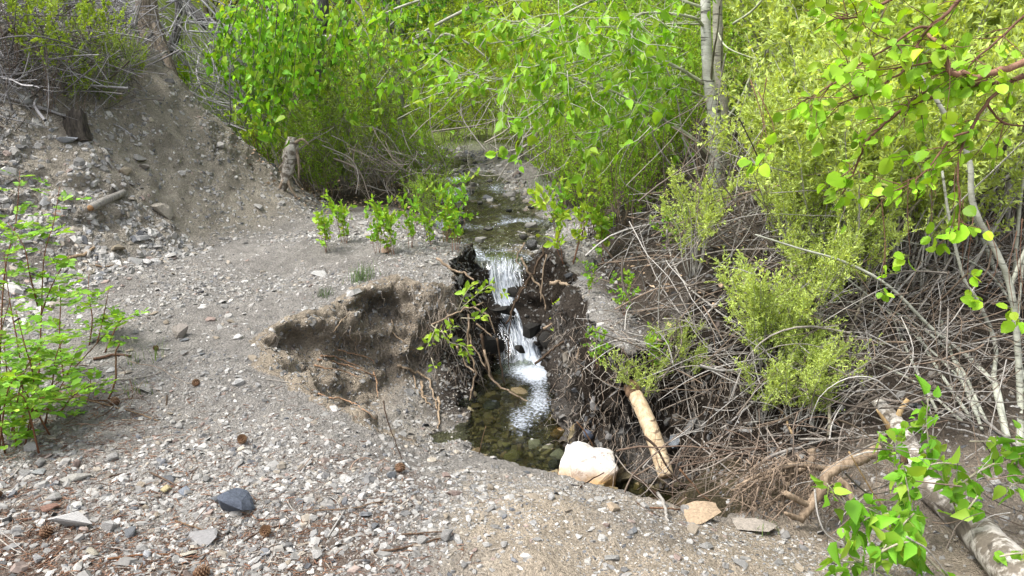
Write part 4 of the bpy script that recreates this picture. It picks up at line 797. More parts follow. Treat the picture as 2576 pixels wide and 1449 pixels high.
# (kind, index, u, y, scale, label, wide)
BG = [
 (FAR, 0, 1010, 23, 1.0, 'bright yellow green tree behind the brook, left of the valley gap'), (FAR, 1, 1130, 26, 1.0, 'yellow tree closing the valley at the top centre'),
 (FAR, 2, 1265, 24, 1.05, 'tall yellow green tree straight above the fall'), (FAR, 0, 1400, 25, 1.0, 'yellow green tree right of the valley gap'),
 (FAR, 1, 1530, 22, .95, 'light green tree behind the pale broken trunk'), (FAR, 2, 1680, 21, .9, 'pale tree behind the branches of the grey poplar'),
 (FAR, 0, 1850, 20, .95, 'pale green tree beyond the grey poplar trunk'), (FAR, 1, 2030, 19, .9, 'pale green tree behind the willow thicket'),
 (FAR, 2, 2230, 18, .9, 'yellowish tree far behind the willows'), (FAR, 0, 2430, 17, .9, 'yellowish tree behind the overhanging branch'), (FAR, 1, 2640, 16, .9, 'pale tree at the far right behind the thicket'),
 (FAR, 1, 880, 21, .9, 'yellow green tree behind the hanging poplar shoots'), (FAR, 2, 740, 20, .8, 'green tree behind the curtain of poplar leaves'), (FAR, 0, 560, 21, .8, 'green tree above the mound behind dry branches'),
 (FAR, 1, 330, 20, .7, 'green tree behind the brown trunk'), (FAR, 2, 90, 18, .7, 'green tree in the top left corner'),
 (FAR, 0, 1200, 34, 1.3, 'distant yellow tree on the hillside above the brook'), (FAR, 2, 1450, 33, 1.3, 'distant yellow tree right of the brook'), (FAR, 1, 960, 32, 1.2, 'distant yellow tree left of the brook'), (FAR, 1, 1720, 31, 1.2, 'distant tree beyond the poplar'),
 (FAR, 2, 2050, 30, 1.2, 'distant tree beyond the willow thicket'), (FAR, 0, 2450, 28, 1.2, 'distant tree beyond the right edge thicket'), (FAR, 0, 680, 31, 1.2, 'distant tree beyond the leaf curtain'), (FAR, 2, 330, 30, 1.2, 'distant tree beyond the brown trunk'),
 (POP, 0, 1000, 13.5, .75, 'deep green poplar on the left side of the brook'), (POP, 0, 1560, 13, .7, 'green poplar among the shrubs right of the brook'),
 (YEL, 0, 1215, 16.5, 1.1, 'low yellow green bush at the far bend of the brook'), (YEL, 1, 1310, 14.2, 1.0, 'yellow green bush overhanging the cobble bar'), (YEL, 0, 1400, 13, 1.05, 'rounded yellow green bush right of the cobbles'), (YEL, 1, 1130, 17, 1.2, 'yellow bush closing the left of the brook bend'),
 (YEL, 1, 1290, 19, 1.5, 'tall yellow bush behind the brook bend'), (YEL, 0, 1480, 15.5, 1.5, 'tall yellow bush behind the right bank shrubs'), (YEL, 0, 1060, 19, 1.4, 'yellow bush behind the left bank shrubs'),
 (FIN, 0, 1420, 9.8, .95, 'fine leaved bush at the right edge of the brook'), (FIN, 1, 1500, 8.9, 1.0, 'fine leaved bush with many thin upright stems'), (FIN, 0, 1580, 8.1, 1.1, 'broad fine leaved bush left of the poplar trunk'), (FIN, 1, 1660, 9.0, 1.2, 'fine leaved bush close behind the poplar branches'), (FIN, 1, 1550, 10.6, 1.2, 'fine leaved bush behind the thin stemmed one'), (FIN, 0, 1380, 11.5, .9, 'small green bush by the orange slab'),
 (FIN, 1, 1490, 7.4, .75, 'fine leaved bush nearest the yellow green sapling'), (FIN, 0, 1570, 7.0, .85, 'fine leaved bush on the right bank with bare reddish stems'), (FIN, 1, 1650, 7.3, .9, 'fine leaved bush just left of the poplar trunk'), (FIN, 1, 1700, 11, 1.5, 'tall fine leaved bush behind the poplar'), (FIN, 0, 1800, 9.6, 1.3, 'fine leaved bush right behind the poplar trunk'),
 (GRY, 0, 880, 10.4, .95, 'grey green bush right of the stump'), (GRY, 0, 960, 11.2, 1.1, 'grey green bush with long wispy shoots'), (FIN, 0, 1030, 10.8, .85, 'twiggy bush at the left edge of the brook'), (FIN, 1, 1085, 10.6, .62, 'small dense green bush leaning over the brook'), (FIN, 0, 830, 12.2, 1.1, 'green bush in the shade under the dark trunk'), (FIN, 1, 1080, 9.0, .38, 'little green bush on the brook bank below'),
 (YEL, 1, 910, 14, 1.3, 'yellow green bush behind the grey green ones'), (YEL, 0, 1020, 14.5, 1.4, 'yellow green bush left of the brook bend'),
 (FIN, 1, 820, 9.9, .7, 'green bush against the dark bank beside the stump'),
 (WIL, 0, 1990, 8.0, .95, 'willow bush right of the grey poplar'), (WIL, 1, 2090, 7.1, .95, 'willow bush with yellowish catkin tips'), (WIL, 2, 2170, 6.4, .95, 'willow bush over the leaning dark pole'), (WIL, 0, 2330, 6.9, 1.05, 'willow bush behind the sloping grey stems'), (WIL, 1, 2480, 6.1, 1.05, 'willow bush behind the right grey trunk'), (WIL, 2, 2620, 5.6, 1.0, 'willow bush cut by the right edge'),
 (WIL, 2, 1980, 9.4, 1.2, 'pale willow further back beside the poplar'), (WIL, 0, 2150, 9.0, 1.25, 'pale willow in the second row'), (WIL, 1, 2320, 9.3, 1.3, 'pale willow behind the thicket middle'), (WIL, 2, 2500, 8.6, 1.3, 'pale willow behind the overhanging branch tips'), (WIL, 0, 2680, 7.8, 1.3, 'pale willow far right in the second row'),
 (WIL, 1, 1880, 11.5, 1.4, 'tall willow behind the twin trunks'), (WIL, 2, 2100, 12, 1.5, 'tall willow at the back of the thicket'), (WIL, 1, 2340, 12, 1.5, 'tall willow at the back under the branch'), (WIL, 0, 2580, 11, 1.5, 'tall willow at the back far right'),
 (WIL, 0, 2010, 5.6, .40, 'low willow sprouts over the dark bank'), (WIL, 1, 2160, 5.2, .45, 'low willow sprouts behind the root mass'), (WIL, 2, 1975, 5.4, .32, 'small willow sprouts at the dark slope'), (WIL, 1, 2090, 6.5, .60, 'willow bush in front of the tan slanting stem'), (WIL, 0, 2080, 5.9, .68, 'willow bush close behind the dark leaning pole'), (WIL, 2, 2240, 5.6, .7, 'willow bush in front of the sloping grey stems'), (WIL, 1, 2390, 5.4, .72, 'low willow bush among the grey stems'), (WIL, 0, 2010, 4.9, .28, 'tiny willow sprouts on the dark slope'), (WIL, 1, 1760, 5.0, .25, 'tiny willow sprouts under the poplar base'),
 (WIL, 2, 2050, 5.0, .42, 'knee high willow sprouts behind the level pale branch'), (WIL, 0, 2120, 4.75, .46, 'knee high willow sprouts left of the dark pole foot'), (WIL, 1, 2210, 4.9, .52, 'knee high willow right of the dark pole foot'), (WIL, 2, 2310, 4.7, .5, 'knee high willow behind the fallen trunk top'), (WIL, 0, 2420, 4.7, .45, 'knee high willow under the sloping grey stems'), (WIL, 0, 2085, 5.5, .48, 'waist high willow between the tan stem and the dark pole'), (WIL, 1, 2120, 5.5, .55, 'waist high willow behind the dark pole'), (WIL, 2, 1940, 4.3, .20, 'small willow tuft above the driftwood'), (FIN, 0, 690, 11.3, 1.2, 'shaded bush behind the white stump'), (FIN, 1, 620, 11.9, 1.3, 'shaded bush behind the mound shoulder'), (FIN, 0, 760, 10.6, .8, 'green bush beside the white stump'),
 (ROS, 0, 120, 285, .72, 'feathery light green bush by the hollow stump'), (ROS, 0, 285, 240, .55, 'feathery light green bush in front of the brown trunk'), (ROS, 0, 205, 290, .36, 'feathery sprouts growing round the hollow stump'), (ROS, 0, 30, 210, 1.0, 'feathery light green bush in the left corner'), (ROS, 0, 350, 225, .32, 'small feathery bush at the foot of the brown trunk'), (ROS, 0, 220, 180, .9, 'feathery light green bush behind the fallen grey pole'), (GRY, 0, 265, 270, .42, 'low grey green bush among the dry twigs'),
 (SAP, 0, 815, 7.0, .62, 'leafy seedling on the bank, leftmost of the row'), (SAP, 0, 865, 7.2, .70, 'leafy seedling second from the left on the bank'), (SAP, 1, 940, 6.75, .62, 'leafy seedling above the orange tan stone'), (SAP, 0, 985, 6.7, .74, 'leafy seedling in the middle of the bank'), (SAP, 1, 1030, 6.9, .66, 'leafy seedling right of the bank middle'),
 (SAP, 0, 1082, 7.1, .52, 'slim seedling near the brook edge'), (SAP, 1, 1120, 7.3, .75, 'tall slim seedling by the brook'), (SAP, 1, 1145, 7.0, .85, 'bushy seedling drooping over the fall lip'),
 (SAP, 2, 1440, 6.6, 1.0, 'yellow green sapling on the right bank'), (SAP, 2, 1428, 6.1, .62, 'low yellow green sapling below the taller one'), (SAP, 1, 1490, 5.5, .32, 'small green seedling on top of the right bank'), (SAP, 1, 1405, 7.2, .8, 'green sapling behind the yellow green one'), (SAP, 0, 480, 10.3, 1.0, 'broad leaved green seedling at the top of the mound'), (SAP, 0, 1530, 6.6, .8, 'green sapling right of the yellow green one'),
 (SAP, 1, 1700, 5.5, .5, 'dark green sprout among twigs left of the poplar'), (SAP, 1, 1575, 5.0, .4, 'dark green sprout at the right bank edge'), (SAP, 1, 1510, 4.6, .35, 'green sprout hanging on the right bank face'), (SAP, 0, 1665, 4.5, .4, 'green sprout beside the leaning log'), (SAP, 2, 640, 9.3, .7, 'pale sprout hanging on the mound edge'),
]
rr_ = random.Random(9); HC = {id(FAR): ('far_tree', 'tree'), id(POP): ('poplar_tree', 'tree'), id(WIL): ('willow_shrub', 'shrub'), id(FIN): ('leafy_shrub', 'shrub'), id(GRY): ('grey_green_shrub', 'shrub'), id(YEL): ('yellow_green_shrub', 'shrub'), id(ROS): ('feathery_shrub', 'shrub'), id(SAP): ('sapling', 'sapling')}
GRPS = {'far_tree': 'trees closing the valley', 'poplar_tree': 'poplars by the brook', 'willow_shrub': 'willows of the right thicket', 'leafy_shrub': 'fine leaved bushes along the brook', 'grey_green_shrub': 'grey green bushes', 'yellow_green_shrub': 'yellow green bushes', 'feathery_shrub': 'feathery bushes at top left', 'sapling': 'young leafy sprouts'}
for K, k, u, y, s, lab in BG:
    nm, cat = HC[id(K)]
    if y > 50: q_ = hit(u, y)[0]; u, y = pix(q_)[0], q_.y; px_ = q_.x
    else: px_ = X(u, y)
    make(K[k], nm, px_, y, lab, cat, GRPS[nm], s, rr_.uniform(0, 6.28), wide=1.15 if K is FAR else 1.0)

LM2 = [(1630, 1080, 'leaning log'), (1803, 760, 'grey poplar base'), (1900, 830, 'tan slanting stem'), (2140, 850, 'dark leaning pole'), (1930, 945, 'long pale branch'), (2210, 1030, 'fallen trunk top'), (2050, 1190, 'root stock'), (2520, 1000, 'right grey trunks'), (1740, 1010, 'white hanging branch'), (1560, 900, 'right bank corner')]
SEEN2 = set()
for q in range(20):
    u, v = rr_.uniform(1590, 2440), rr_.uniform(700, 1110)
    if v > 1000 and u > 2100: continue
    if (u < 1700 or 1740 < u < 1860) and rr_.random() < .6: continue
    s_ = rr_.uniform(.11, .23) * (1.15 if u > 1850 else .8); big = 'tiny' if s_ < .17 else 'small' if s_ < .24 else 'larger'
    for k in sorted(range(len(LM2)), key=lambda q: (LM2[q][0] - u) ** 2 + (LM2[q][1] - v) ** 2)[:5]:
        du, dv = u - LM2[k][0], v - LM2[k][1]; side = ('left of' if du < 0 else 'right of') if abs(du) > abs(dv) else ('above' if dv < 0 else 'below'); far = 'just' if math.hypot(du, dv) < 75 else 'well' if math.hypot(du, dv) > 150 else ''
        lab = ' '.join(f'{big} willow sprout on the right slope {far} {side} the {LM2[k][2]}'.split())
        if lab not in SEEN2: break
    SEEN2.add(lab); q_ = hit(u, v)[0]; make(WIL[q % 3], 'willow_sprout', q_.x, q_.y, lab, 'sprout', 'willow sprouts on the right slope', s_, rr_.uniform(0, 6.28))

# ------------------------------------------------------------------ plants close enough to show each leaf
def bent(V, k):
    V = V.copy()
    if k == 1: V[:, 2] += .55 * np.abs(V[:, 0]); V[:, 0] *= .78                      # folded along the midrib
    if k == 2: V[:, 2] -= .38 * V[:, 1] ** 2; V[:, 0] *= .94                           # tip curled down
    if k == 3: V[:, 2] += .22 * np.sin(V[:, 1] * 5) * np.sign(V[:, 0]) * .5; V[:, 0] *= .86; V[:, 2] += .15 * V[:, 1] ** 2   # wavy
    return V
LEAFM = {k: [mesh_np('leaf', bent(V, q), [f for f in F.values() if len(f)], None, True, M['leafobj']) for q in range(4)] for k, (V, F) in TPL.items()}
def leafy(root, LP, LD, LN, size, tpl, cols, nparts=300):
    """the leaves that show largest are objects of their own, the others one mesh"""
    n = len(LP); size = np.broadcast_to(size, (n,)).copy(); dep = np.linalg.norm(LP - np.array((0, 0, EYE)), axis=1)
    uv = np.array([pix(p)[:2] for p in LP]); vis = (uv[:, 0] > -40) & (uv[:, 0] < 2616) & (uv[:, 1] > -40) & (uv[:, 1] < 1490)
    order = np.argsort(-(size / dep * vis)); X_, Y_, Z_ = frames(LD, LN); o0 = np.array(root.location)
    for q in order[:nparts]:
        o = link('leaf', LEAFM[tpl][q % 4], root); s = size[q]; c = LP[q] - o0
        o.matrix_local = Matrix([[X_[q][k] * s, Y_[q][k] * s, Z_[q][k] * s, c[k]] for k in range(3)] + [[0, 0, 0, 1]]); o.color = (*cols[q], 1)
    rest = order[nparts:]
    if len(rest): mb = MB(); leaves(mb, LP[rest], LD[rest], LN[rest], size[rest], tpl, cols[rest]); tag(mb.obj('foliage', M['leaf'], root, smooth=False), kind='stuff')
def droop(r, n, tdir, down=.7, along_=.4, spread=.55):
    D = nrm(tdir * along_ + r.normal(0, spread, (n, 3)) + (0, 0, -down)); N_ = nrm(r.normal(0, .8, (n, 3)) + (0, -.5, .5)); return D, N_
def petioles(mb, base, tipp, col, rad=.0009):
    for a, b in zip(base, tipp): mb.tube([a, b], rad, 3, col, cap=False, smooth=0)

# branch hanging into the picture from a tree standing just outside on the right
root = empty('overhanging_tree', (2.35, 2.75, gz_at(2.35, 2.75)), 'reddish branch with large round yellow green leaves overhanging the top right', 'tree branch'); r = np.random.default_rng(3)
tb = (.16, .085, .055); MB().tube([(2.35, 2.75, -.2), (2.38, 2.75, .9), (2.33, 2.75, 1.9), (2.3, 2.7, 3.2)], [.06, .055, .05, .03], 8, (.20, .13, .09), smooth=4).obj('trunk', M['twig'], root)
BR = [([(2960, 60), (2760, 120), (2576, 156), (2524, 176), (2463, 193), (2423, 184), (2396, 181), (2379, 149), (2369, 118), (2335, 85)], .0115, .005, 2.75, 2.6, (.30, .17, .11)),
      ([(2960, 90), (2740, 150), (2576, 190), (2534, 206), (2470, 210), (2389, 230), (2287, 264), (2237, 301), (2186, 349), (2162, 396), (2145, 440), (2118, 490)], .0085, .0022, 2.75, 2.7, tb),
      ([(2534, 206), (2480, 264), (2443, 325), (2419, 376), (2409, 423), (2413, 487), (2411, 580)], .0055, .002, 2.74, 2.55, tb),
      ([(2700, -60), (2500, -60), (2416, 0), (2379, 37), (2335, 71), (2274, 176), (2237, 200), (2179, 237), (2101, 264)], .0065, .0015, 2.7, 2.6, tb),
      ([(2341, 68), (2297, 74), (2237, 118), (2169, 159), (2105, 206), (2050, 237), (2006, 261)], .004, .0013, 2.65, 2.5, tb),
      ([(2420, -80), (2243, 0), (2196, 30), (2152, 44), (2111, 47)], .0055, .002, 2.7, 2.6, tb),
      ([(2396, 183), (2321, 234), (2274, 267)], .004, .0025, 2.7, 2.72, tb), ([(2369, 152), (2287, 166), (2237, 173), (2186, 179)], .003, .0012, 2.65, 2.55, tb),
      ([(2700, -40), (2576, 41), (2507, 105), (2457, 146), (2423, 186)], .004, .002, 2.75, 2.7, tb), ([(2436, 332), (2389, 352), (2341, 416), (2287, 464), (2220, 490)], .0035, .0012, 2.6, 2.5, tb),
      ([(2484, 264), (2511, 301), (2548, 315), (2640, 318)], .0035, .002, 2.7, 2.8, tb)]
LP, LD, LN, PB, PT = [], [], [], [], []; tw = MB(); leafpts = []
for pts, r0, r1, y0, y1, c in BR:
    p3 = [tuple(at(u, v, y0 + (y1 - y0) * q / (len(pts) - 1) + r.normal(0, .012))) for q, (u, v) in enumerate(pts)]
    MB().tube(p3, [r0 * 1.2, r1 * 1.2], 7, c, smooth=5, wob=.08, gnarl=.8).obj('branch', M['twig'], root)
    for w in range(3 + 2 * len(pts)):
        p, T = along(p3[1:], 1, r, .1); dd = nrm(np.array((-.6, 0, -.25)) * r.uniform(0, 1) + T[0] * .5 + r.normal(0, .5, 3)); L_ = r.uniform(.05, .17)
        tp = p[0] + np.linspace(0, 1, 4)[:, None] * dd * L_ + np.cumsum(r.normal(0, .006, (4, 3)), 0); tw.tube(tp, [.0019, .0009], 4, tb, smooth=2); leafpts.append((tp, r.integers(2, 5)))
for (u, v) in [(2225, 690), (2215, 720), (2440, 735), (2470, 745), (2550, 770), (2576, 740), (2290, 640), (2340, 600), (2420, 690), (2560, 815), (2380, 300), (1905, 420), (1935, 385), (1890, 390)]:
    q = np.array(at(u, v, 2.55)); tp = q + np.linspace(0, 1, 3)[:, None] * r.normal(0, .02, 3); leafpts.append((tp, 4))
    a = np.array(at(u + r.uniform(-10, 20), v - 190, 2.6)); tw.tube([a, (a + q) / 2 + r.normal(0, .02, 3), q], [.0018, .001], 4, tb)
for tp, n in leafpts:
    lp, lt = along(tp, n, r, .2); d, nn = droop(r, n, lt, .45, .5, .6); off = d * .012; LP.append(lp + off); LD.append(d); LN.append(nn); PB += list(lp); PT += list(lp + off)
LP, LD, LN = map(np.concatenate, (LP, LD, LN)); n = len(LP)
petioles(tw, PB, PT, (.2, .25, .05)); tag(tw.obj('twigs', M['twig'], root), kind='stuff')
leafy(root, LP, LD, LN, .0355 * np.exp(r.normal(0, .28, n)), 'round', tints(r, n, (.23, .45, .03), .35, (.42, .54, .05), .22))

# poplar sprigs low at the right, growing from the fallen trunk
root = empty('poplar_sprigs', tuple(at(2400, 1280, 2.9)), 'leafy poplar sprigs sprouting over the fallen pale trunk', 'sprig'); r = np.random.default_rng(8); tw = MB(); LP, LD, LN, PB, PT = [], [], [], [], []
SPR = [([(2335, 1003), (2331, 1066), (2341, 1139), (2359, 1188), (2390, 1241), (2404, 1279)], 2.95, 30), ([(2640, 1120), (2576, 1139), (2516, 1160), (2453, 1192), (2394, 1237)], 2.85, 30),
       ([(2080, 1216), (2125, 1265), (2184, 1279), (2237, 1310), (2289, 1356), (2324, 1394), (2390, 1460)], 2.55, 30), ([(2076, 1398), (2125, 1413), (2177, 1408), (2254, 1370), (2300, 1363)], 2.45, 14),
       ([(2209, 1091), (2233, 1139), (2261, 1181), (2300, 1260)], 2.85, 16), ([(2275, 1190), (2289, 1258), (2289, 1303), (2282, 1391)], 2.6, 30), ([(2460, 1247), (2425, 1296)], 2.7, 10), ([(2640, 1395), (2560, 1392), (2515, 1400)], 2.4, 9), ([(2640, 1120), (2560, 1105), (2490, 1110), (2440, 1110)], 2.9, 8), ([(2590, 1440), (2540, 1420)], 2.4, 4), ([(2230, 1370), (2200, 1420), (2210, 1470)], 2.45, 8), ([(2640, 1230), (2560, 1215), (2530, 1240)], 2.8, 8), ([(2150, 1330), (2190, 1300), (2250, 1290)], 2.6, 14), ([(2300, 1290), (2260, 1340), (2255, 1420)], 2.5, 18), ([(2240, 1120), (2260, 1090), (2300, 1070)], 3.0, 8), ([(2420, 1170), (2360, 1165), (2300, 1185)], 2.8, 14), ([(2120, 1330), (2140, 1400), (2230, 1440)], 2.45, 8)]
for pts, y0, n in SPR:
    p3 = [tuple(at(u, v, y0 + r.normal(0, .02))) for u, v in pts]
    MB().tube(p3, [.0022, .0045] if len(pts) > 4 else .003, 6, (.36, .33, .24), smooth=4).obj('stem', M['twig'], root)
    n = int(n * 1.5); lp, lt = along(p3, n, r); d, nn = droop(r, n, r.normal(0, 1, (n, 3)), .75, .5, .45); off = nrm(r.normal(0, 1, (n, 3)) + (0, 0, .1)) * r.uniform(.02, .045, (n, 1)); LP.append(lp + off); LD.append(d); LN.append(nn); PB += list(lp); PT += list(lp + off)
LP, LD, LN = map(np.concatenate, (LP, LD, LN)); n = len(LP); petioles(tw, PB, PT, (.26, .33, .08)); tag(tw.obj('leaf_stalks', M['twig'], root), kind='stuff')
leafy(root, LP, LD, LN, .056 * np.exp(r.normal(0, .28, n)), 'heart', tints(r, n, (.15, .37, .028), .25, (.36, .50, .07), .3))

# compound-leaved shrub at the left edge
root = empty('wild_rose_shrub', tuple(hit(90, 1010)[0]), 'bright green shrub of many leaflets on red stems at the left edge', 'shrub'); r = np.random.default_rng(14); tw = MB(); LP, LD, LN = [], [], []
STM = [([(95, 1030), (100, 900), (105, 760), (112, 640), (135, 560), (150, 470)], 4.1, .35), ([(60, 1040), (50, 900), (25, 760), (10, 640)], 3.9, .2), ([(225, 880), (232, 800), (222, 740), (224, 690)], 4.9, .2), ([(245, 880), (262, 790), (275, 720)], 4.9, .1), ([(160, 950), (150, 860), (152, 770), (150, 720)], 4.4, .1),
       ([(30, 1050), (20, 960), (10, 860)], 3.6, .1), ([(110, 1060), (130, 980), (140, 900), (160, 850)], 3.8, .1), ([(70, 1060), (85, 960), (60, 860), (40, 780)], 3.7, .1), ([(-20, 900), (10, 700), (40, 560), (50, 430)], 4.2, .4), ([(95, 770), (75, 690), (60, 620), (20, 560)], 4.1, .1), ([(0, 1060), (-10, 980), (30, 930)], 3.5, .0), ([(140, 1040), (190, 990), (250, 960)], 3.9, 0), ([(50, 1050), (90, 1010), (150, 1005), (190, 1000)], 3.6, 0), ([(85, 1045), (60, 1000), (20, 1010)], 3.5, 0), ([(100, 800), (130, 720), (175, 640)], 4.1, .1), ([(260, 870), (300, 810), (330, 800)], 4.8, 0), ([(20, 1040), (60, 940), (110, 860)], 3.7, .1), ([(40, 1045), (100, 960), (170, 900)], 3.8, .1), ([(-20, 1050), (20, 980), (70, 930)], 3.5, 0), ([(120, 1045), (60, 980), (0, 900)], 3.7, 0), ([(110, 1040), (160, 960), (200, 870)], 4.0, .2), ([(-10, 1000), (0, 860), (30, 740)], 3.9, .1)]
for pts, y0, dy in STM:
    p3 = [tuple(at(u, v, y0 + dy * q / len(pts) + r.normal(0, .02))) for q, (u, v) in enumerate(pts)]
    if pts[0][1] > 850: g0 = hit(*pts[0])[0]; p3[0] = (p3[0][0], p3[0][1], gz_at(p3[0][0], p3[0][1]) - .01)
    MB().tube(p3, [.005, .0015], 5, (.17, .075, .04), smooth=4).obj('stem', M['twig'], root)
    nl = 5 + 4 * len(pts) if pts[0][1] > 900 else 5 + 4 * len(pts); cp, ct = along(p3, nl, r, .08)
    for q in range(nl):
        a = r.uniform(0, 6.28); dd = nrm(np.array((math.cos(a), math.sin(a), r.uniform(-.3, .9)))); L_ = r.uniform(.07, .14); m_ = 3
        rp = cp[q] + np.linspace(0, 1, 4)[:, None] * dd * L_ + np.array((0, 0, -.02)) * np.linspace(0, 1, 4)[:, None] ** 2; tw.tube(rp, .0009, 3, (.15, .18, .04), cap=False, smooth=0)
        sd = nrm(np.cross(dd, (0, 0, 1))); nn = nrm(np.cross(sd, dd) + r.normal(0, .35, 3))
        for t in (.45, .7, .95):
            for s in (-1, 1): LP.append(rp[0] + (rp[-1] - rp[0]) * t); LD.append(dd * .55 + sd * s); LN.append(nn + r.normal(0, .25, 3))
        LP.append(rp[-1]); LD.append(dd); LN.append(nn + r.normal(0, .2, 3))
LP, LD, LN = np.array(LP), np.array(LD), nrm(np.array(LN)); n = len(LP); tag(tw.obj('leaf_stalks', M['twig'], root), kind='stuff')
leafy(root, LP, LD, LN, .036 * np.exp(r.normal(0, .28, n)), 'oval', tints(r, n, (.155, .33, .035), .34, (.32, .44, .07), .25))

# curtain of hanging poplar shoots on the right shoulder of the mound
y0 = 9.1; root = empty('poplar_shoots', (X(690, y0), y0, gz_at(X(690, y0), y0)), 'curtain of leafy poplar shoots hanging beside the mound', 'tree'); r = np.random.default_rng(21); tw = MB(); LP, LD, LN = [], [], []
for q in range(60):
    u = r.uniform(560, 815) if q < 52 else r.uniform(815, 1000); top = r.uniform(-60, 120); bot = top + r.uniform(90, 260)
    lim = np.interp(u, [560, 640, 680, 760, 800, 850, 1010], [150, 240, 350, 340, 260, 230, 210])
    bot = min(bot, lim) if q % 3 else lim; yy = y0 + r.uniform(-.35, .9) - (.25 if 640 < u < 780 else 0)
    p3 = [tuple(at(u + r.normal(0, 7) - 9 * k, top + (bot - top) * k / 4, yy + r.normal(0, .03))) for k in range(5)]
    MB().tube(p3, [.005, .002], 4, (.09, .10, .06), smooth=2).obj('shoot', M['twig'], root)
    n = int((bot - top) * .15) + 4; lp, lt = along(p3, n, r); d, nn = droop(r, n, lt, .65, .2, .5); off = r.normal(0, .06, (n, 3)); LP.append(lp + off); LD.append(d); LN.append(nn)
LP, LD, LN = map(np.concatenate, (LP, LD, LN)); n = len(LP)
leafy(root, LP, LD, LN, 0.074 * np.exp(r.normal(0, .28, n)), 'heart', tints(r, n, (.125, .30, .022), .45, (.32, .46, .05), .35))

# grey smooth-barked poplar: two stems, its lower branches reaching left over the brook
yp = 6.4; gx_, gz_ = X(1803, yp, 800), gz_at(X(1803, yp, 800), yp); root = empty('grey_poplar', (gx_, yp, gz_), 'smooth grey poplar with twin trunks and leafy branches reaching left', 'tree'); r = np.random.default_rng(5)
def line(pts, y, dy=0, free=True):
    o = []
    for k, (u, v) in enumerate(pts):
        yy = y + dy * k / max(len(pts) - 1, 1)
        if not free and -100 < u < 2700 and v > 60: yy = min(yy, hit(u, v)[0].y - .035)      # never under the soil
        o.append(tuple(at(u, v, yy)))
    return o
tr = line([(1768, -160), (1775, 20), (1776, 85), (1783, 203), (1795, 271), (1798, 338), (1800, 487), (1801, 600), (1803, 760)], yp) + [(gx_, yp, gz_ - .1)]
MB().tube(tr, [.034, .039, .040, .045, .053, .054, .057, .060, .068, .076], 14, smooth=5, wob=.02).obj('trunk', M['aspen'], root)
t2 = line([(1806, -160), (1805, 0), (1808, 170), (1818, 237), (1824, 340), (1818, 500), (1822, 700), (1826, 800)], yp + .22)
MB().tube(t2, [.034, .038, .042, .042, .044, .046, .05, .06], 12, (.75, .72, .66), smooth=4, wob=.05).obj('trunk', M['aspen'], root)
PBR = [([(1771, 210), (1727, 183), (1676, 156), (1626, 139), (1558, 135), (1480, 150)], .016), ([(1788, 393), (1744, 349), (1659, 294), (1609, 267), (1558, 237), (1500, 215), (1420, 190)], .017), ([(1771, 68), (1744, 44), (1656, 32), (1609, 37), (1592, 58), (1588, 135)], .013), ([(1761, 61), (1690, 60), (1560, 66), (1450, 70)], .009),
       ([(1808, 325), (1856, 261), (1883, 203), (1903, 152)], .013), ([(1788, 213), (1795, 135), (1805, 78), (1812, 0)], .011), ([(1771, 244), (1703, 220), (1620, 230)], .009), ([(1818, 237), (1815, 150), (1818, 60)], .009), ([(1803, 78), (1830, 120), (1905, 150)], .008), ([(1770, 20), (1600, -30), (1450, 20), (1330, 90), (1230, 110)], .012), ([(1676, 156), (1560, 190), (1420, 230), (1330, 290), (1290, 330)], .008), ([(1609, 267), (1540, 320), (1480, 370), (1440, 380)], .006), ([(1480, 150), (1380, 170), (1260, 200), (1180, 180)], .007), ([(1450, 70), (1340, 60), (1200, 40)], .007), ([(1845, 60), (1900, 20), (1960, -60)], .012)]
tw = MB(); LP, LD, LN = [], [], []
for q, (pts, r0) in enumerate(PBR):
    p3 = [tuple(at(u, v, yp - (.35 + .2 * (q % 3)) * k / len(pts) if q != 4 else yp)) for k, (u, v) in enumerate(pts)]
    MB().tube(p3, [r0, r0 * .35], 7, (.9, .95, .75) if q not in (5, 7) else (.45, .42, .36), smooth=4, wob=.05).obj('branch', M['aspen'], root)
    for w in range(5 * len(pts)):
        p, T = along(p3, 1, r, .12); u_, v_, _ = pix(p[0])
        if u_ > 1765: continue
        dd = nrm(T[0] * .5 + r.normal(0, .55, 3) + (0, 0, -.25)); L_ = r.uniform(.12, .42); tp = p[0] + np.linspace(0, 1, 5)[:, None] * dd * L_ + np.cumsum(r.normal(0, .02, (5, 3)), 0)
        tw.tube(tp, [.003, .0012], 4, (.42, .42, .33), smooth=2); n = r.integers(1, 6) if u_ > 1500 else r.integers(3, 9); lp, lt = along(tp, n, r, .3); d, nn = droop(r, n, lt, .7, .25, .5); LP.append(lp + d * .015); LD.append(d); LN.append(nn)
for w in range(150):                                       # bare and leafy twigs of the lower crown over the brook
    u, v = r.uniform(1060, 1720), r.uniform(-20, 330); 
    if v > 180 + (u - 1060) * .28 or (u < 1310 and r.random() < (.85 if v < 190 else .4)): continue
    p = np.array(at(u, v, yp + r.uniform(-.9, .8))); dd = nrm(r.normal(0, .6, 3) + (-.4, 0, -.15)); L_ = r.uniform(.25, .6); tp = p + np.linspace(0, 1, 5)[:, None] * dd * L_ + np.cumsum(r.normal(0, .025, (5, 3)), 0)
    tw.tube(tp, [.003, .001], 4, (.42, .42, .33), smooth=2); n = r.integers(4, 11); lp, lt = along(tp, n, r); d, nn = droop(r, n, lt, .7, .25, .5); LP.append(lp + d * .015); LD.append(d); LN.append(nn)
LP, LD, LN = map(np.concatenate, (LP, LD, LN)); n = len(LP); tag(tw.obj('twigs', M['twig'], root), kind='stuff')
leafy(root, LP, LD, LN, .066 * np.exp(r.normal(0, .28, n)), 'heart', tints(r, n, (.20, .40, .034), .25, (.32, .45, .06), .3))

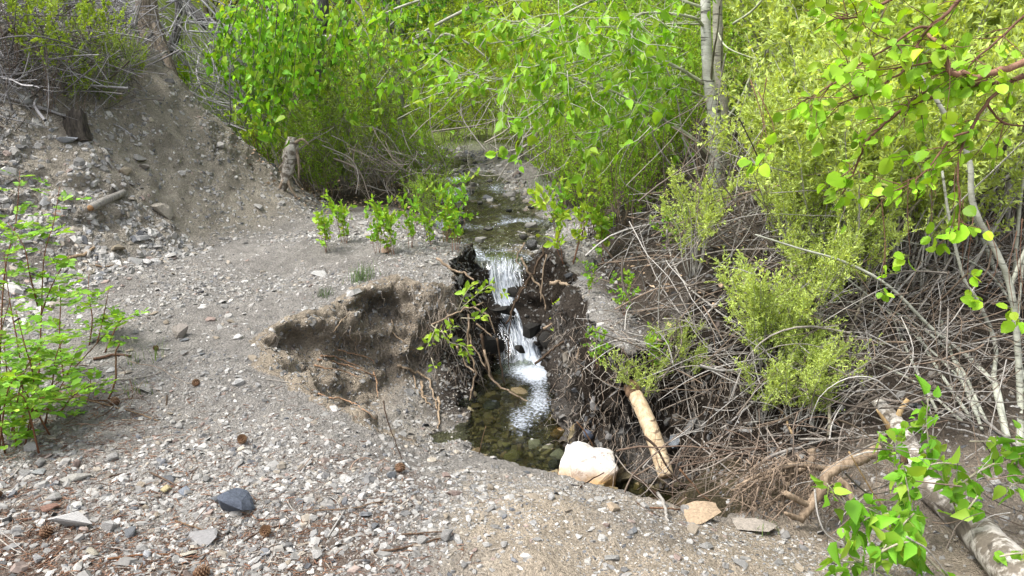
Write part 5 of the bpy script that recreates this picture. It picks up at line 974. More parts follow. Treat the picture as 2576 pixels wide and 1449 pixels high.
# trunks at the left
y1 = 9.9; root = empty('brown_trunk_tree', (X(400, y1, 170), y1, gz_at(X(400, y1, 170), y1)), 'thick furrowed brown trunk at the top of the mound', 'tree')
MB().tube(line([(340, -400), (352, -150), (365, -20), (375, 60), (392, 120), (402, 165), (408, 200)], y1), [.10, .12, .125, .13, .14, .165, .20], 16, smooth=5, wob=.05).obj('trunk', M['brown'], root)
for pts in [[(385, 60), (410, 120), (425, 165), (436, 215)]]: MB().tube(line(pts, y1 - .06, -.1), [.04, .09], 8, smooth=4, wob=.1).obj('root_flare', M['brown'], root)
for pts in [[(352, -150), (300, -250), (200, -330)], [(350, -180), (420, -300), (520, -380)]]: MB().tube(line(pts, y1), [.07, .03], 7, smooth=3).obj('branch', M['brown'], root)
y2 = 11.2; root = empty('dark_trunk_tree', (X(805, y2, 320), y2, gz_at(X(805, y2, 320), y2)), 'dark trunk with a broken pale limb behind the leaf curtain', 'tree'); r = np.random.default_rng(33)
MB().tube(line([(806, -300), (808, 0), (806, 60), (800, 110), (803, 200), (806, 300), (806, 420)], y2), [.09, .10, .105, .09, .10, .11, .13], 12, smooth=4, wob=.07).obj('trunk', M['darkbark'], root)
MB().tube(line([(806, 98), (835, 95), (870, 88), (918, 88)], y2 - .12, -.2), [.045, .042, .040, .036], 9, smooth=4, wob=.08).obj('broken_limb', M['log'], root)
LP, LD, LN = [], [], []; tw = MB()
for pts, r0 in [([(980, -80), (950, 20), (925, 60)], .03), ([(1180, 20), (1120, 50), (1060, 85), (1040, 100), (1080, 130), (1130, 160), (1170, 220)], .02), ([(1040, 100), (1080, 80), (1090, 110), (1120, 85), (1180, 110), (1230, 150)], .018), ([(925, 60), (1000, 20), (1120, -20)], .02), ([(1000, 150), (960, 200), (930, 250)], .012), ([(1000, 300), (1060, 270), (1130, 245)], .012)]:
    p3 = line(pts, y2 - .8); MB().tube(p3, [r0, r0 * .6], 7, (.8, .8, .72), smooth=4, wob=.06).obj('branch', M['aspen'], root)
for w in range(120):
    u, v = r.uniform(800, 1260), r.uniform(-20, 300)
    if v > 330 - abs(u - 960) * .4 or (u > 1120 and r.random() < .8): continue
    p = np.array(at(u, v, y2 - r.uniform(.3, 1.8))); dd = nrm(r.normal(0, .6, 3) + (.2, 0, -.3)); tp = p + np.linspace(0, 1, 4)[:, None] * dd * r.uniform(.3, .8) + np.cumsum(r.normal(0, .03, (4, 3)), 0)
    tw.tube(tp, [.004, .0015], 3, (.22, .24, .16), smooth=2); n = r.integers(5, 12); lp, lt = along(tp, n, r); d, nn = droop(r, n, lt, .7, .25, .5); LP.append(lp); LD.append(d); LN.append(nn)
LP, LD, LN = map(np.concatenate, (LP, LD, LN)); n = len(LP); tag(tw.obj('twigs', M['twig'], root), kind='stuff')
leafy(root, LP, LD, LN, .080 * np.exp(r.normal(0, .28, n)), 'heart', tints(r, n, (.20, .40, .032), .25, (.32, .44, .05), .3))
# pale trunks deeper in the wood
for pts, y, rad, mat, nm, lab in [([(1500, 40), (1516, 112), (1535, 170), (1555, 234), (1575, 400)], 11, [.10, .09, .09, .10, .11], 'log', 'pale_trunk', 'pale flaking trunk standing behind the poplar branches'), ([(1480, 244), (1520, 280), (1558, 318), (1580, 350)], 9.4, [.05, .055, .06, .06], 'aspen', 'leaning_tree', 'short grey stem leaning left behind the fine leaved bushes'),
                                  ([(2018, -60), (2022, 40), (2024, 110), (2030, 200), (2040, 420)], 9.5, [.07, .07, .075, .08, .09], 'log', 'broken_trunk', 'grey brown trunk standing in the willow thicket'), ([(455, -60), (452, 0), (445, 80), (420, 140)], 10.8, [.05, .05, .055, .06], 'darkbark', 'dead_tree', 'slanting dark stem right of the brown trunk'), ([(450, 0), (520, 60), (620, 130), (700, 190)], 11.4, [.09, .085, .08, .07], 'darkbark', 'fallen_trunk', 'dark fallen trunk sloping down behind the twig pile')]:
    MB().tube(line(pts, y), rad, 10, smooth=4, wob=.06).top(nm, M[mat], lab, 'trunk')
# ================================================================== dead wood, roots, twigs
def wood(name, pts3, rad, mat, label, cat, group=None, sides=7, col=(1, 1, 1), wob=.06, smooth=4, gnarl=.7): return MB().tube(pts3, rad, sides, col, smooth=smooth + 2, wob=wob, gnarl=gnarl).top(name, M[mat], label, cat, group)
# peeled log leaning on the dark bank
p0, p1 = Vector(at(1583, 965, 4.45)), Vector(at(1676, 1200, 4.02))
root = empty('leaning_log', p1, 'peeled cream log leaning down the dark right bank', 'log')
def lerp(t): return tuple(p0.lerp(p1, t) + Vector((.012 * math.sin(t * 3.1), 0, .02 * math.sin(t * 3.1))))
MB().tube([lerp(t) for t in (.14, .3, .5, .7, .9, 1.0)], [.044, .046, .047, .047, .046, .043], 14, smooth=4, wob=.02).obj('peeled_stem', M['peeled'], root)
MB().tube([lerp(t) for t in (-.02, .06, .15)], [.030, .046, .047], 12, (.62, .50, .40), smooth=4, wob=.16).obj('torn_end', M['root'], root)
# fallen pale trunk, lower right
root = empty('fallen_trunk', tuple(at(2450, 1330, 2.75)), 'fallen trunk with pale flaking bark in the lower right corner', 'log')
tr = [Vector(q) + Vector((0, 0, .03)) for q in line([(2440, 1335), (2345, 1250), (2295, 1165), (2265, 1100), (2235, 1060), (2205, 1022)], 3.0, 1.1, False)]
tr_old = [at(2720, 1600, 2.2), at(2560, 1450, 2.42), at(2440, 1340, 2.70), at(2345, 1255, 2.98), at(2295, 1170, 3.3), at(2265, 1110, 3.6), at(2240, 1075, 3.85)]
MB().tube(tr_old[:2] + tr, [.078, .076, .070, .062, .054, .048, .040, .030], 18, smooth=6, wob=.07).obj('trunk', M['log'], root)
for pts, y, rad in [([(2255, 1100), (2228, 1062), (2205, 1030)], 3.7, [.022, .012, .004]), ([(2258, 1085), (2262, 1040), (2285, 1005)], 3.75, [.02, .016, .012])]: MB().tube(line(pts, y), rad, 8, (.95, .85, .65), smooth=4, wob=.12).obj('broken_spike', M['peeled'], root)
MB().tube(line([(2275, 1165), (2273, 1145), (2271, 1137)], 3.25), [.018, .012, .005], 6, (.5, .4, .3)).obj('snag', M['root'], root)
# root stock washed out beside the rim
root = empty('root_stock', tuple(at(2050, 1300, 3.1)), 'washed out root stock with thick pale roots at right of the rim', 'root stock')
for pts, y, rad, c in [([(2215, 1130), (2160, 1155), (2110, 1175), (2080, 1195), (2072, 1225), (2045, 1265), (2010, 1310)], 3.15, [.028, .026, .024, .022, .022, .022, .018], 1), ([(2045, 1275), (2015, 1262), (1975, 1240)], 3.12, [.016, .014, .012], 1), ([(2072, 1200), (2060, 1230), (2040, 1255)], 3.2, [.014, .013, .012], 1), ([(2020, 1305), (1995, 1300), (1975, 1290)], 3.1, [.013, .012, .006], 1), ([(2110, 1205), (2135, 1230), (2150, 1275)], 3.1, [.014, .013, .011], 1),
                       ([(1990, 1160), (1985, 1200), (1975, 1240), (1960, 1290)], 3.4, [.020, .016, .012, .007], .55), ([(2040, 1130), (2045, 1150), (2030, 1175), (1990, 1190), (1930, 1200), (1840, 1235)], 3.45, [.02, .018, .014, .012, .009, .005], .8), ([(1985, 1215), (1960, 1250), (1925, 1280)], 3.35, [.012, .01, .006], .6), ([(2085, 1180), (2020, 1170), (1970, 1175), (1900, 1200), (1850, 1225)], 3.4, [.016, .013, .011, .009, .005], .9)]:
    MB().tube(line(pts, y, -.05, False), rad, 9, (c, c * .95, c * .88), smooth=4, wob=.16).obj('root', M['root'], root)
g = MB(); r = np.random.default_rng(12)
for q in range(420):
    u, v = r.uniform(1860, 2140), r.uniform(1140, 1300); y = r.uniform(3.15, 3.6); a = np.array(at(u, v, y)); dd = nrm(r.normal(0, .5, 3) + (-.2, 0, -.75)); L_ = r.uniform(.06, .25)
    g.tube(a + np.linspace(0, 1, 5)[:, None] * dd * L_ + np.cumsum(r.normal(0, .010, (5, 3)), 0), [.0035 * r.uniform(.4, 1.3), .001], 4, np.array((.24, .18, .13)) * r.uniform(.4, 1.25), smooth=2)
tag(g.obj('rootlets', M['twig'], root), kind='stuff')
# stumps
root = empty('white_stump', (X(728, 9.0, 470), 9.0, gz_at(X(728, 9.0, 470), 9.0)), 'weathered white stump hanging on the shoulder of the mound', 'stump')
MB().tube(line([(735, 345), (733, 375), (727, 410), (720, 445), (712, 480)], 8.95), [.05, .085, .075, .060, .03], 12, smooth=4, wob=.14).obj('trunk', M['log'], root)
for pts in [[(742, 360), (760, 350), (778, 365)], [(715, 450), (700, 480), (690, 500)], [(722, 450), (735, 480), (750, 500)], [(740, 360), (750, 400), (752, 450)]]: MB().tube(line(pts, 8.92), [.022, .008], 6, smooth=4, wob=.15).obj('root', M['root'], root)
pb = hit(195, 335)[0]
root = empty('hollow_stump', pb, 'dark hollow rotten stump with sprouts at left of the mound', 'stump'); yb = pb.y
n = 22; ang = np.linspace(0, 2 * math.pi, n, endpoint=False); hh = .13 + .06 * np.sin(ang * 1.0 + 2.4) + r.uniform(-.05, .05, n); ro = .095 * r.uniform(.85, 1.15, n); ring = lambda k, z: np.stack([np.cos(ang) * ro * k, np.sin(ang) * ro * k, z], -1)
V = np.concatenate([ring(1.35, np.full(n, -.06)), ring(1.05, hh * .35), ring(1.0, hh), ring(.62, hh * .96), ring(.5, np.full(n, .02))]) + np.array(pb); i_ = np.arange(n); f_ = np.concatenate([np.stack([i_ + k * n, (i_ + 1) % n + k * n, (i_ + 1) % n + (k + 1) * n, i_ + (k + 1) * n], -1) for k in range(4)])
MB().add(V, {4: f_}, np.tile(np.array((1, .9, .8)) * r.uniform(.5, 1.2, (n, 1)), (5, 1))).obj('shell', M['darkbark'], root)
MB().add(np.concatenate([ring(.52, np.full(n, .03)), [(0, 0, .03)]]) + np.array(pb), {3: [(k, (k + 1) % n, n) for k in range(n)]}, (.06, .05, .04)).obj('hollow_floor', M['root'], root)  # near-black disc closing the bottom of the hollow
pb = hit(238, 530)[0]; root = empty('cut_root_end', pb, 'broken root end poking from the scree at the mound edge', 'root stub')
MB().tube([pb + Vector((.1, .35, .12)), pb + Vector((.02, .1, .06)), pb + Vector((0, -.06, .03))], [.03, .038, .035], 12, (.75, .74, .72), smooth=3, wob=.1).obj('root', M['dead'], root)
MB().tube([pb + Vector((0, -.055, .03)), pb + Vector((-.002, -.075, .028))], [.030, .022], 10, (.85, .62, .40), smooth=0, wob=.15).obj('broken_face', M['root'], root)
# poles and sticks drawn one by one: (points, depth or None to lie on the ground, radius in picture units, material, colour, label)
W1 = [
 ([(-40, 225), (60, 258), (165, 292), (235, 315)], 9.2, 8, 'dead', (.9, .92, 1), 'long smooth grey pole fallen across the left scree'),
 ([(-30, 285), (40, 302), (120, 322)], 8.8, 4, 'dead', (.9, .92, 1), 'thin grey pole below the long fallen one'),
 ([(-30, 78), (60, 82), (150, 105), (285, 95)], 10.4, 7, 'dead', (.75, .74, .74), 'grey trunk lying behind the feathery bushes'),
 ([(60, 160), (150, 140), (230, 95), (290, 78)], 10.0, 5, 'dead', (1, 1, 1), 'pale crooked branch rising behind the feathery bushes'),
 ([(-20, 178), (60, 185), (120, 200)], 9.8, 4, 'dead', (.9, .9, .95), 'short grey branch in the left twig heap'),
 ([(395, 50), (425, 90), (455, 150), (470, 165)], 10.0, 6, 'dead', (.95, 1, 1), 'grey stem crossing beside the brown trunk'),
 ([(470, -30), (455, 60), (425, 120), (405, 140)], 10.0, 6, 'dead', (.8, .82, .78), 'forked grey stem leaning on the brown trunk'),
 ([(448, 60), (500, 120), (560, 190), (600, 250)], 9.9, 4, 'dead', (1, 1.02, 1.05), 'long pale stick sliding down the mound shoulder'),
 ([(475, 30), (540, 110), (610, 200), (660, 300)], 9.8, 3.5, 'dead', (1, 1.02, 1.05), 'second long pale stick down the mound shoulder'),
 ([(500, 70), (560, 150), (630, 260), (690, 350)], 9.7, 3, 'dead', (.9, .92, .96), 'thin stick along the right edge of the mound'),
 ([(490, 200), (540, 225), (590, 240)], None, 3.5, 'dead', (.65, .6, .55), 'brown stick lying on top of the mound'),
 ([(170, 652), (215, 640), (240, 625)], None, 8, 'root', (1.0, .92, .8), 'short barkless chunk of wood at the mound foot'),
 ([(240, 668), (262, 672), (285, 668)], None, 5, 'root', (.75, .68, .6), 'brown stick piece among stones at the mound foot'),
 ([(965, 1008), (972, 1050), (990, 1100), (1012, 1158)], 'stand', 3.2, 'root', (.22, .17, .14), 'thin dark twig standing upright in the path edge'),
 ([(1012, 1158), (1030, 1178)], None, 7, 'dead', (.9, .95, 1.0), 'short blue grey stick beside the pine cone'),
 ([(1205, 1142), (1213, 1105), (1222, 1072)], 'stand', 2.5, 'root', (.75, .65, .5), 'thin tan twig standing at the pool edge'),
 ([(825, 1352), (845, 1320), (868, 1285)], None, 5, 'dead', (1, 1, 1), 'grey slanting stick in the foreground shale'),
 ([(830, 1250), (848, 1262), (860, 1295)], None, 2.6, 'dead', (.9, .9, .9), 'short grey twig meeting the slanting stick'),
 ([(715, 1248), (745, 1290), (800, 1305)], None, 3, 'dead', (.9, .9, .88), 'bent grey twig right of the slate rock'),
 ([(790, 1285), (880, 1280), (960, 1262), (1010, 1265)], None, 3.5, 'root', (.55, .48, .42), 'long thin brown twig in the middle foreground'),
 ([(940, 1388), (1010, 1382), (1090, 1360), (1130, 1355)], None, 6, 'root', (.33, .26, .22), 'dark brown stick low in the middle foreground'),
 ([(1010, 1345), (1070, 1342), (1140, 1335)], None, 4, 'root', (.40, .32, .27), 'second brown stick above the dark one'),
 ([(380, 1190), (430, 1215), (470, 1232)], None, 4.5, 'root', (.35, .29, .26), 'dark brown stick left of the slate rock'),
 ([(275, 1200), (320, 1190)], None, 5, 'root', (.25, .2, .18), 'short black brown stick in the lower left litter'),
 ([(270, 1408), (340, 1398), (410, 1395), (450, 1402)], None, 6, 'root', (.55, .34, .22), 'reddish brown strip of bark in the lower foreground'),
 ([(440, 1310), (500, 1330), (560, 1350)], None, 3.5, 'root', (.6, .48, .36), 'brown twig above the long grey slab'),
 ([(610, 1365), (660, 1335), (720, 1320)], None, 4, 'root', (.3, .25, .23), 'dark twig at right of the long grey slab'),
 ([(195, 1350), (245, 1330), (310, 1318)], None, 3.5, 'root', (.45, .35, .3), 'brown twig right of the large white rock'),
 ([(0, 1358), (30, 1380), (55, 1392)], None, 3.5, 'dead', (1.05, 1, .95), 'pale twig in the bottom left corner'),
 ([(10, 1215), (40, 1190), (65, 1160)], None, 4.5, 'dead', (.95, .92, .9), 'forked pale twig at the left edge'),
 ([(255, 955), (360, 950), (460, 915)], None, 3.5, 'dead', (1, .97, .92), 'long pale twig across the path by the left shrub'),
 ([(150, 985), (230, 1010), (330, 1035), (400, 1060)], None, 4, 'root', (.7, .6, .5), 'brown branch trailing from the left shrub'),
 ([(160, 970), (215, 1005), (275, 1010)], None, 6, 'root', (.45, .33, .27), 'thick brown branch lying under the left shrub'),
 ([(272, 1005), (290, 960), (292, 890), (300, 865)], 'stand', 5, 'root', (.75, .55, .4), 'thorny brown stub standing by the left shrub'),
 ([(235, 905), (290, 895), (330, 898)], None, 7, 'root', (.28, .2, .17), 'dark bark strip on the path by the left shrub'),
 ([(60, 1010), (150, 960), (220, 890), (265, 840)], 4.3, 3.2, 'root', (.4, .28, .2), 'slanting brown cane crossing the left shrub'),
 ([(670, 955), (720, 962), (760, 968)], None, 4, 'dead', (.75, .72, .68), 'grey stick on the rim of the hollow'),
 ([(1500, 1160), (1490, 1120), (1470, 1085), (1450, 1060)], 4.5, 4, 'root', (.6, .42, .3), 'thin driftwood stick behind the cream boulder'),
 ([(1600, 1265), (1630, 1285), (1660, 1300)], 3.75, 7, 'root', (.33, .26, .22), 'dark driftwood below the leaning log'),
 ([(1710, 1180), (1760, 1240), (1790, 1262)], 3.8, 5, 'root', (.75, .55, .42), 'reddish stick sloping past the leaning log foot'),
 ([(1655, 1240), (1670, 1270), (1680, 1310)], 3.6, 9, 'dead', (1.1, 1.08, 1.05), 'short bleached stick beside the tan buried boulder'),
 ([(1635, 1277), (1700, 1280), (1760, 1282)], 3.5, 5, 'root', (.8, .6, .5), 'pinkish stick lying across the bleached one'),
 ([(1590, 1190), (1630, 1225), (1660, 1250)], 3.9, 9, 'root', (.30, .24, .22), 'dark split plank of driftwood by the pool'),
 ([(1460, 1225), (1490, 1205), (1520, 1190)], 3.95, 4, 'root', (.22, .15, .12), 'dark wet stick against the foot of the cream boulder'),
 ([(1860, 1215), (1920, 1160), (1990, 1130), (2020, 1128)], 3.65, 9, 'dead', (.75, .72, .7), 'grey split driftwood above the root stock'),
 ([(1900, 1210), (1960, 1150), (2060, 1110), (2160, 1100)], 3.8, 5, 'dead', (.8, .78, .75), 'long grey branch lying over the root stock'),
 ([(2010, 1105), (2120, 1103), (2250, 1090), (2300, 1080)], 3.9, 6, 'dead', (.95, .92, .88), 'pale straight branch across the fallen trunk top'),
 ([(2135, 1135), (2190, 1230), (2250, 1310)], 2.9, 4, 'peeled', (.75, .65, .5), 'straight tan stick leaning before the fallen trunk'),
 ([(2280, 1350), (2340, 1390), (2400, 1470)], 2.45, 5, 'dead', (.95, .92, .88), 'grey stick in the lower right corner'),
 ([(2085, 1095), (2093, 978), (2148, 812), (2197, 680), (2273, 556), (2314, 501)], 4.6, 8, 'aspen', (.62, .56, .46), 'dark pole leaning through the willow thicket'),
 ([(1734, 896), (1832, 932), (1923, 945), (2000, 960), (2092, 977), (2180, 990)], 4.8, 5.5, 'dead', (1.0, .97, .97), 'long pale branch lying across the dark slope'),
 ([(1580, 850), (1680, 885), (1780, 925), (1860, 960)], 4.9, 4, 'dead', (1, .97, .95), 'pale branch starting at the right bank edge'),
 ([(1857, 685), (1889, 766), (1909, 832), (1926, 896), (1949, 971), (1962, 1026), (1988, 1078), (1995, 1098)], 4.9, 8, 'peeled', (.8, .72, .6), 'tan slanting stem right of the poplar base'),
 ([(1677, 578), (1687, 636), (1710, 695), (1752, 740), (1811, 786), (1870, 832), (1912, 880)], 5.4, 5, 'dead', (1.1, 1.08, 1.05), 'pale curved stem bending past the poplar base'),
 ([(1582, 196), (1636, 325), (1676, 399), (1754, 490), (1817, 584)], 6.1, 4.5, 'dead', (1.05, 1.03, 1.0), 'long pale dead stem leaning on the poplar trunk'),
 ([(1676, 169), (1700, 240), (1720, 350), (1736, 450)], 6.2, 3.5, 'dead', (1.05, 1.03, .98), 'thin pale stem hanging left of the poplar trunk'),
 ([(1620, 300), (1560, 420), (1600, 480), (1800, 545)], 6.0, 2, 'dead', (1.0, 1.0, .95), 'thin arched twig left of the poplar trunk'),
 ([(1700, 870), (1720, 940), (1740, 1060), (1800, 1150)], 4.5, 4, 'dead', (1, .98, .95), 'white branch hanging down the dark bank'),
 ([(1850, 900), (1870, 1000), (1920, 1100), (1960, 1160)], 4.4, 3.5, 'dead', (1, .98, .95), 'thin white branch down the dark bank'),
 ([(1700, 1075), (1760, 1120), (1830, 1180), (1880, 1215)], 4.3, 4, 'dead', (.85, .82, .8), 'grey branch low on the dark bank'),
 ([(2170, 985), (2230, 1005), (2300, 1010), (2360, 990)], 4.2, 8, 'dead', (.95, .85, .78), 'thick reddish grey branch behind the fallen trunk'),
 ([(1870, 1065), (2000, 1050), (2150, 1040), (2240, 1065)], 4.3, 4, 'dead', (1, 1, .95), 'level pale branch over the dark slope'),
 ([(2576, 1135), (2480, 1060), (2420, 1000), (2350, 960)], 3.9, 8, 'dead', (.75, .74, .72), 'grey branch sloping down behind the sprigs'),
 ([(2576, 1170), (2520, 1120), (2450, 1090), (2380, 1075)], 3.7, 6, 'dead', (.85, .84, .82), 'grey branch under the right trunk base'),
]
for pts, y, ru, mt, c, lab in W1:
    if y is None: p3 = drape(pts, .012); 
    elif y == 'stand': b = hit(*max(pts, key=lambda q: q[1]))[0]; p3 = [tuple(at(u, v, b.y - .03 * k)) for k, (u, v) in enumerate(pts)]
    else: p3 = line(pts, y, 0, False)
    d = float(np.mean([pix(p)[2] for p in p3])); rad = ru * .5 * d / FPX
    if y is None: p3 = [(p[0], p[1], p[2] + rad * .5) for p in p3]
    nm = 'stick' if ru < 4 else 'branch'
    wood(nm, p3, [rad * 1.1, rad * .75], mt, lab, 'stick' if ru < 5 else 'branch', col=c, wob=.10)
# grey stems at the right edge, one clump
root = empty('grey_stemmed_willow', tuple(at(2520, 1100, 4.2)), 'clump of smooth grey trunks at the right edge', 'tree'); r = np.random.default_rng(44)
for pts, y, a, b in [([(2566, 1120), (2566, 991), (2542, 722), (2452, 528), (2442, 425), (2430, 379), (2406, 338), (2368, 271), (2328, 210), (2250, 100)], 4.0, 17, 8), ([(2542, 722), (2563, 667), (2590, 590), (2600, 420)], 4.0, 11, 8), ([(2530, 1090), (2508, 978), (2487, 950), (2432, 895), (2349, 832), (2238, 722), (2127, 660), (2010, 625), (1900, 590)], 4.2, 15, 3.5), ([(2535, 1100), (2501, 964), (2504, 867), (2459, 756), (2425, 701), (2390, 560), (2370, 430)], 4.3, 12, 6), ([(2520, 720), (2440, 530), (2406, 484), (2355, 437), (2287, 393), (2220, 359), (2115, 328)], 4.9, 11, 5),
                     ([(2480, 1060), (2400, 900), (2280, 800), (2150, 760), (2020, 770)], 4.6, 8, 3), ([(2460, 1050), (2380, 850), (2330, 640), (2320, 480), (2300, 330)], 5.0, 8, 4), ([(2440, 1050), (2330, 880), (2260, 720), (2240, 560), (2180, 440)], 5.1, 7, 3), ([(2550, 700), (2570, 480), (2600, 300)], 4.6, 9, 6), ([(2420, 1060), (2300, 960), (2120, 880), (1960, 850)], 4.7, 6, 3), ([(2576, 820), (2500, 700), (2400, 640), (2250, 600)], 4.6, 7, 3), ([(2600, 1080), (2560, 850), (2576, 640)], 4.5, 9, 6), ([(2360, 1040), (2290, 900), (2200, 700), (2120, 560)], 5.3, 6, 3), ([(2470, 1080), (2420, 960), (2250, 800), (2130, 700), (2060, 640)], 4.4, 7, 3)]:
    k = (y + .2) / FPX * .5; MB().tube(line(pts, y, 0, False), [a * k, b * k], 10, (.9, .92, .86), smooth=5, wob=.05).obj('stem', M['aspen'], root)
# loose tangles
def tangle(name, label, n, box, length, rad, cols, bias, seed, parent=None, mat='twig'):
    """box: (u0, u1, v0, v1, y0, y1) of the twigs' middles"""
    g = MB(); r = np.random.default_rng(seed)
    for q in range(n):
        u, v = r.uniform(box[0], box[1]), r.uniform(box[2], box[3])
        if box[4] is None: c = np.array(hit(u, v)[0]) + (0, 0, r.uniform(0, box[5]))
        else: c = np.array(at(u, v, r.uniform(box[4], box[5])))
        zz = gz_at(c[0], c[1])
        if c[2] < zz: c[2] = zz + r.uniform(0, .08)
        d = nrm(np.array(bias) * r.choice([1, 1, -1]) + r.normal(0, .55, 3)); L_ = r.uniform(*length); k = np.linspace(-.5, .5, 6)[:, None]; nn = nrm(np.cross(d, r.normal(0, 1, 3)))
        pts = c + d * L_ * k + nn * (.25 - k * k) * L_ * r.normal(0, .75) + np.cumsum(r.normal(0, .018 * L_, (6, 3)), 0)
        a = rad * np.exp(r.normal(0, .5))
        for fk in range(r.integers(0, 3)):
            j = r.integers(2, 5); e = nrm(nrm(pts[j] - pts[j - 1]) + r.normal(0, .55, 3)); l2 = L_ * r.uniform(.12, .4); q3 = np.linspace(0, 1, 3)[:, None]
            g.tube(pts[j] + e * l2 * q3 + r.normal(0, .04 * l2, (3, 3)) * q3, [a * .6, a * .25], 3, np.array(cols[r.integers(len(cols))]) * r.uniform(.7, 1.2), cap=False, smooth=2)
        g.tube(pts, [a, a * .4], 4, np.array(cols[r.integers(len(cols))]) * r.uniform(.7, 1.2), cap=False, smooth=2)
    return g.top(name, M[mat], label, 'twigs', kind='stuff', origin=(0, 0, 0))
TW = [(.34, .32, .29), (.25, .225, .195), (.15, .125, .10), (.40, .38, .35), (.09, .075, .06), (.22, .165, .12)]
tangle('dead_twigs', 'tangle of dead grey twigs over the dark right slope', 520, (1600, 2500, 700, 1120, 4.5, 6.4), (.4, 1.3), .0032, TW, (.7, 0, .35), 1)
tangle('dead_twigs', 'dead twigs below the willow thicket stems', 260, (1880, 2600, 880, 1110, 4.0, 4.9), (.35, 1.0), .0035, TW, (.8, 0, .5), 2)
tangle('dead_twigs', 'dead twigs lying over the left slope', 520, (-40, 360, 60, 290, None, .4), (.3, 1.2), .0042, [(.26, .255, .26), (.19, .18, .18), (.34, .33, .33), (.11, .095, .08)], (.8, 0, .25), 14)
tangle('dead_twigs', 'pale bare twigs inside the willow thicket', 420, (1700, 2600, 300, 850, 4.7, 7.0), (.5, 1.4), .0028, TW, (.4, 0, .7), 3)
tangle('dead_twigs', 'bluish dead twig heap at the top left', 700, (-60, 345, -30, 225, 9.9, 12), (.5, 1.6), .0055, [(.30, .295, .31), (.22, .215, .23), (.36, .355, .36), (.15, .13, .12)], (.8, 0, .35), 4)
tangle('dead_twigs', 'dead twigs sliding down right of the brown trunk', 240, (445, 680, 40, 330, 9.6, 10.8), (.5, 1.5), .0050, [(.36, .355, .35), (.28, .27, .27), (.42, .41, .40)], (.55, 0, -.75), 5)
tangle('dead_twigs', 'dry twigs on the dark bank beside the white stump', 170, (740, 1080, 330, 520, 9.2, 10.6), (.3, .9), .004, [(.26, .22, .18), (.34, .31, .28)], (.4, 0, -.6), 6)
tangle('driftwood_twigs', 'thin driftwood twigs drifted round the root stock', 150, (1620, 2150, 1130, 1290, 3.4, 4.1), (.15, .55), .0026, [(.20, .155, .12), (.28, .24, .20), (.13, .09, .065)], (.9, 0, .35), 7)
tangle('dead_twigs', 'twigs and bark scraps on the soil round the fallen trunk', 130, (2080, 2600, 1120, 1420, 2.6, 3.6), (.1, .45), .0018, TW, (.8, 0, .1), 9)
tangle('dead_twigs', 'dead twigs matted on the steep right slope', 330, (1590, 2520, 850, 1130, None, .28), (.25, .9), .0026, TW, (.7, 0, .3), 16)
tangle('fallen_twigs', 'brown twigs piled on the shale at the foot of the left shrub', 70, (70, 400, 930, 1070, None, .035), (.08, .5), .0022, [(.16, .10, .07), (.24, .18, .13), (.33, .30, .27)], (.8, .2, .05), 17)
tangle('fallen_twigs', 'small twigs strewn over the foreground shale', 75, (0, 1150, 1130, 1445, None, .01), (.05, .25), .0014, [(.13, .085, .06), (.22, .16, .12), (.33, .30, .27)], (.8, .3, .02), 18)
tangle('brush_twigs', 'twigs between the far shrubs along the brook', 200, (1100, 1750, 200, 420, 9, 14), (.6, 1.6), .005, [(.30, .27, .22), (.42, .39, .34)], (.3, 0, .8), 8)
# roots over the cut banks
W2 = [([(1178, 790), (1181, 884), (1195, 930), (1191, 967), (1181, 1007)], 6, 5.75), ([(1191, 771), (1228, 797), (1244, 841)], 5, 5.85), ([(1198, 814), (1220, 832), (1238, 847)], 5, 5.8), ([(1180, 840), (1188, 870), (1205, 894), (1221, 924)], 5, 5.75), ([(1150, 870), (1161, 894), (1175, 920), (1195, 934)], 6, 5.7), ([(1085, 817), (1120, 800), (1151, 784), (1195, 771), (1215, 760)], 5, 5.85), ([(1098, 650), (1130, 672), (1165, 690), (1190, 705)], 7, 6.3),
      ([(1367, 618), (1361, 651), (1331, 698), (1314, 731), (1288, 781), (1274, 817)], 7, 6.6), ([(1331, 698), (1300, 745), (1286, 800), (1278, 904), (1290, 960)], 3.5, 6.4), ([(1218, 880), (1238, 954), (1284, 987), (1331, 1013)], 6, 5.75), ([(1311, 648), (1324, 678), (1351, 711), (1364, 741), (1372, 780)], 6, 6.8), ([(1384, 712), (1410, 710), (1434, 721)], 11, 6.2), ([(1367, 827), (1394, 814), (1410, 811)], 7, 5.9), ([(1345, 915), (1390, 880), (1430, 854), (1450, 840)], 7, 5.7),
      ([(1465, 800), (1460, 837), (1453, 884), (1453, 944), (1467, 970)], 6, 5.15), ([(1500, 960), (1480, 965), (1467, 990)], 4, 5.0), ([(1375, 640), (1365, 700), (1360, 760)], 4, 6.7), ([(1320, 610), (1300, 650), (1312, 670)], 4, 7.2), ([(1585, 850), (1592, 880), (1580, 905)], 9, 4.75), ([(1210, 840), (1222, 905), (1240, 960)], 8, 5.95), ([(1250, 850), (1262, 930), (1275, 985)], 5, 6.1)]
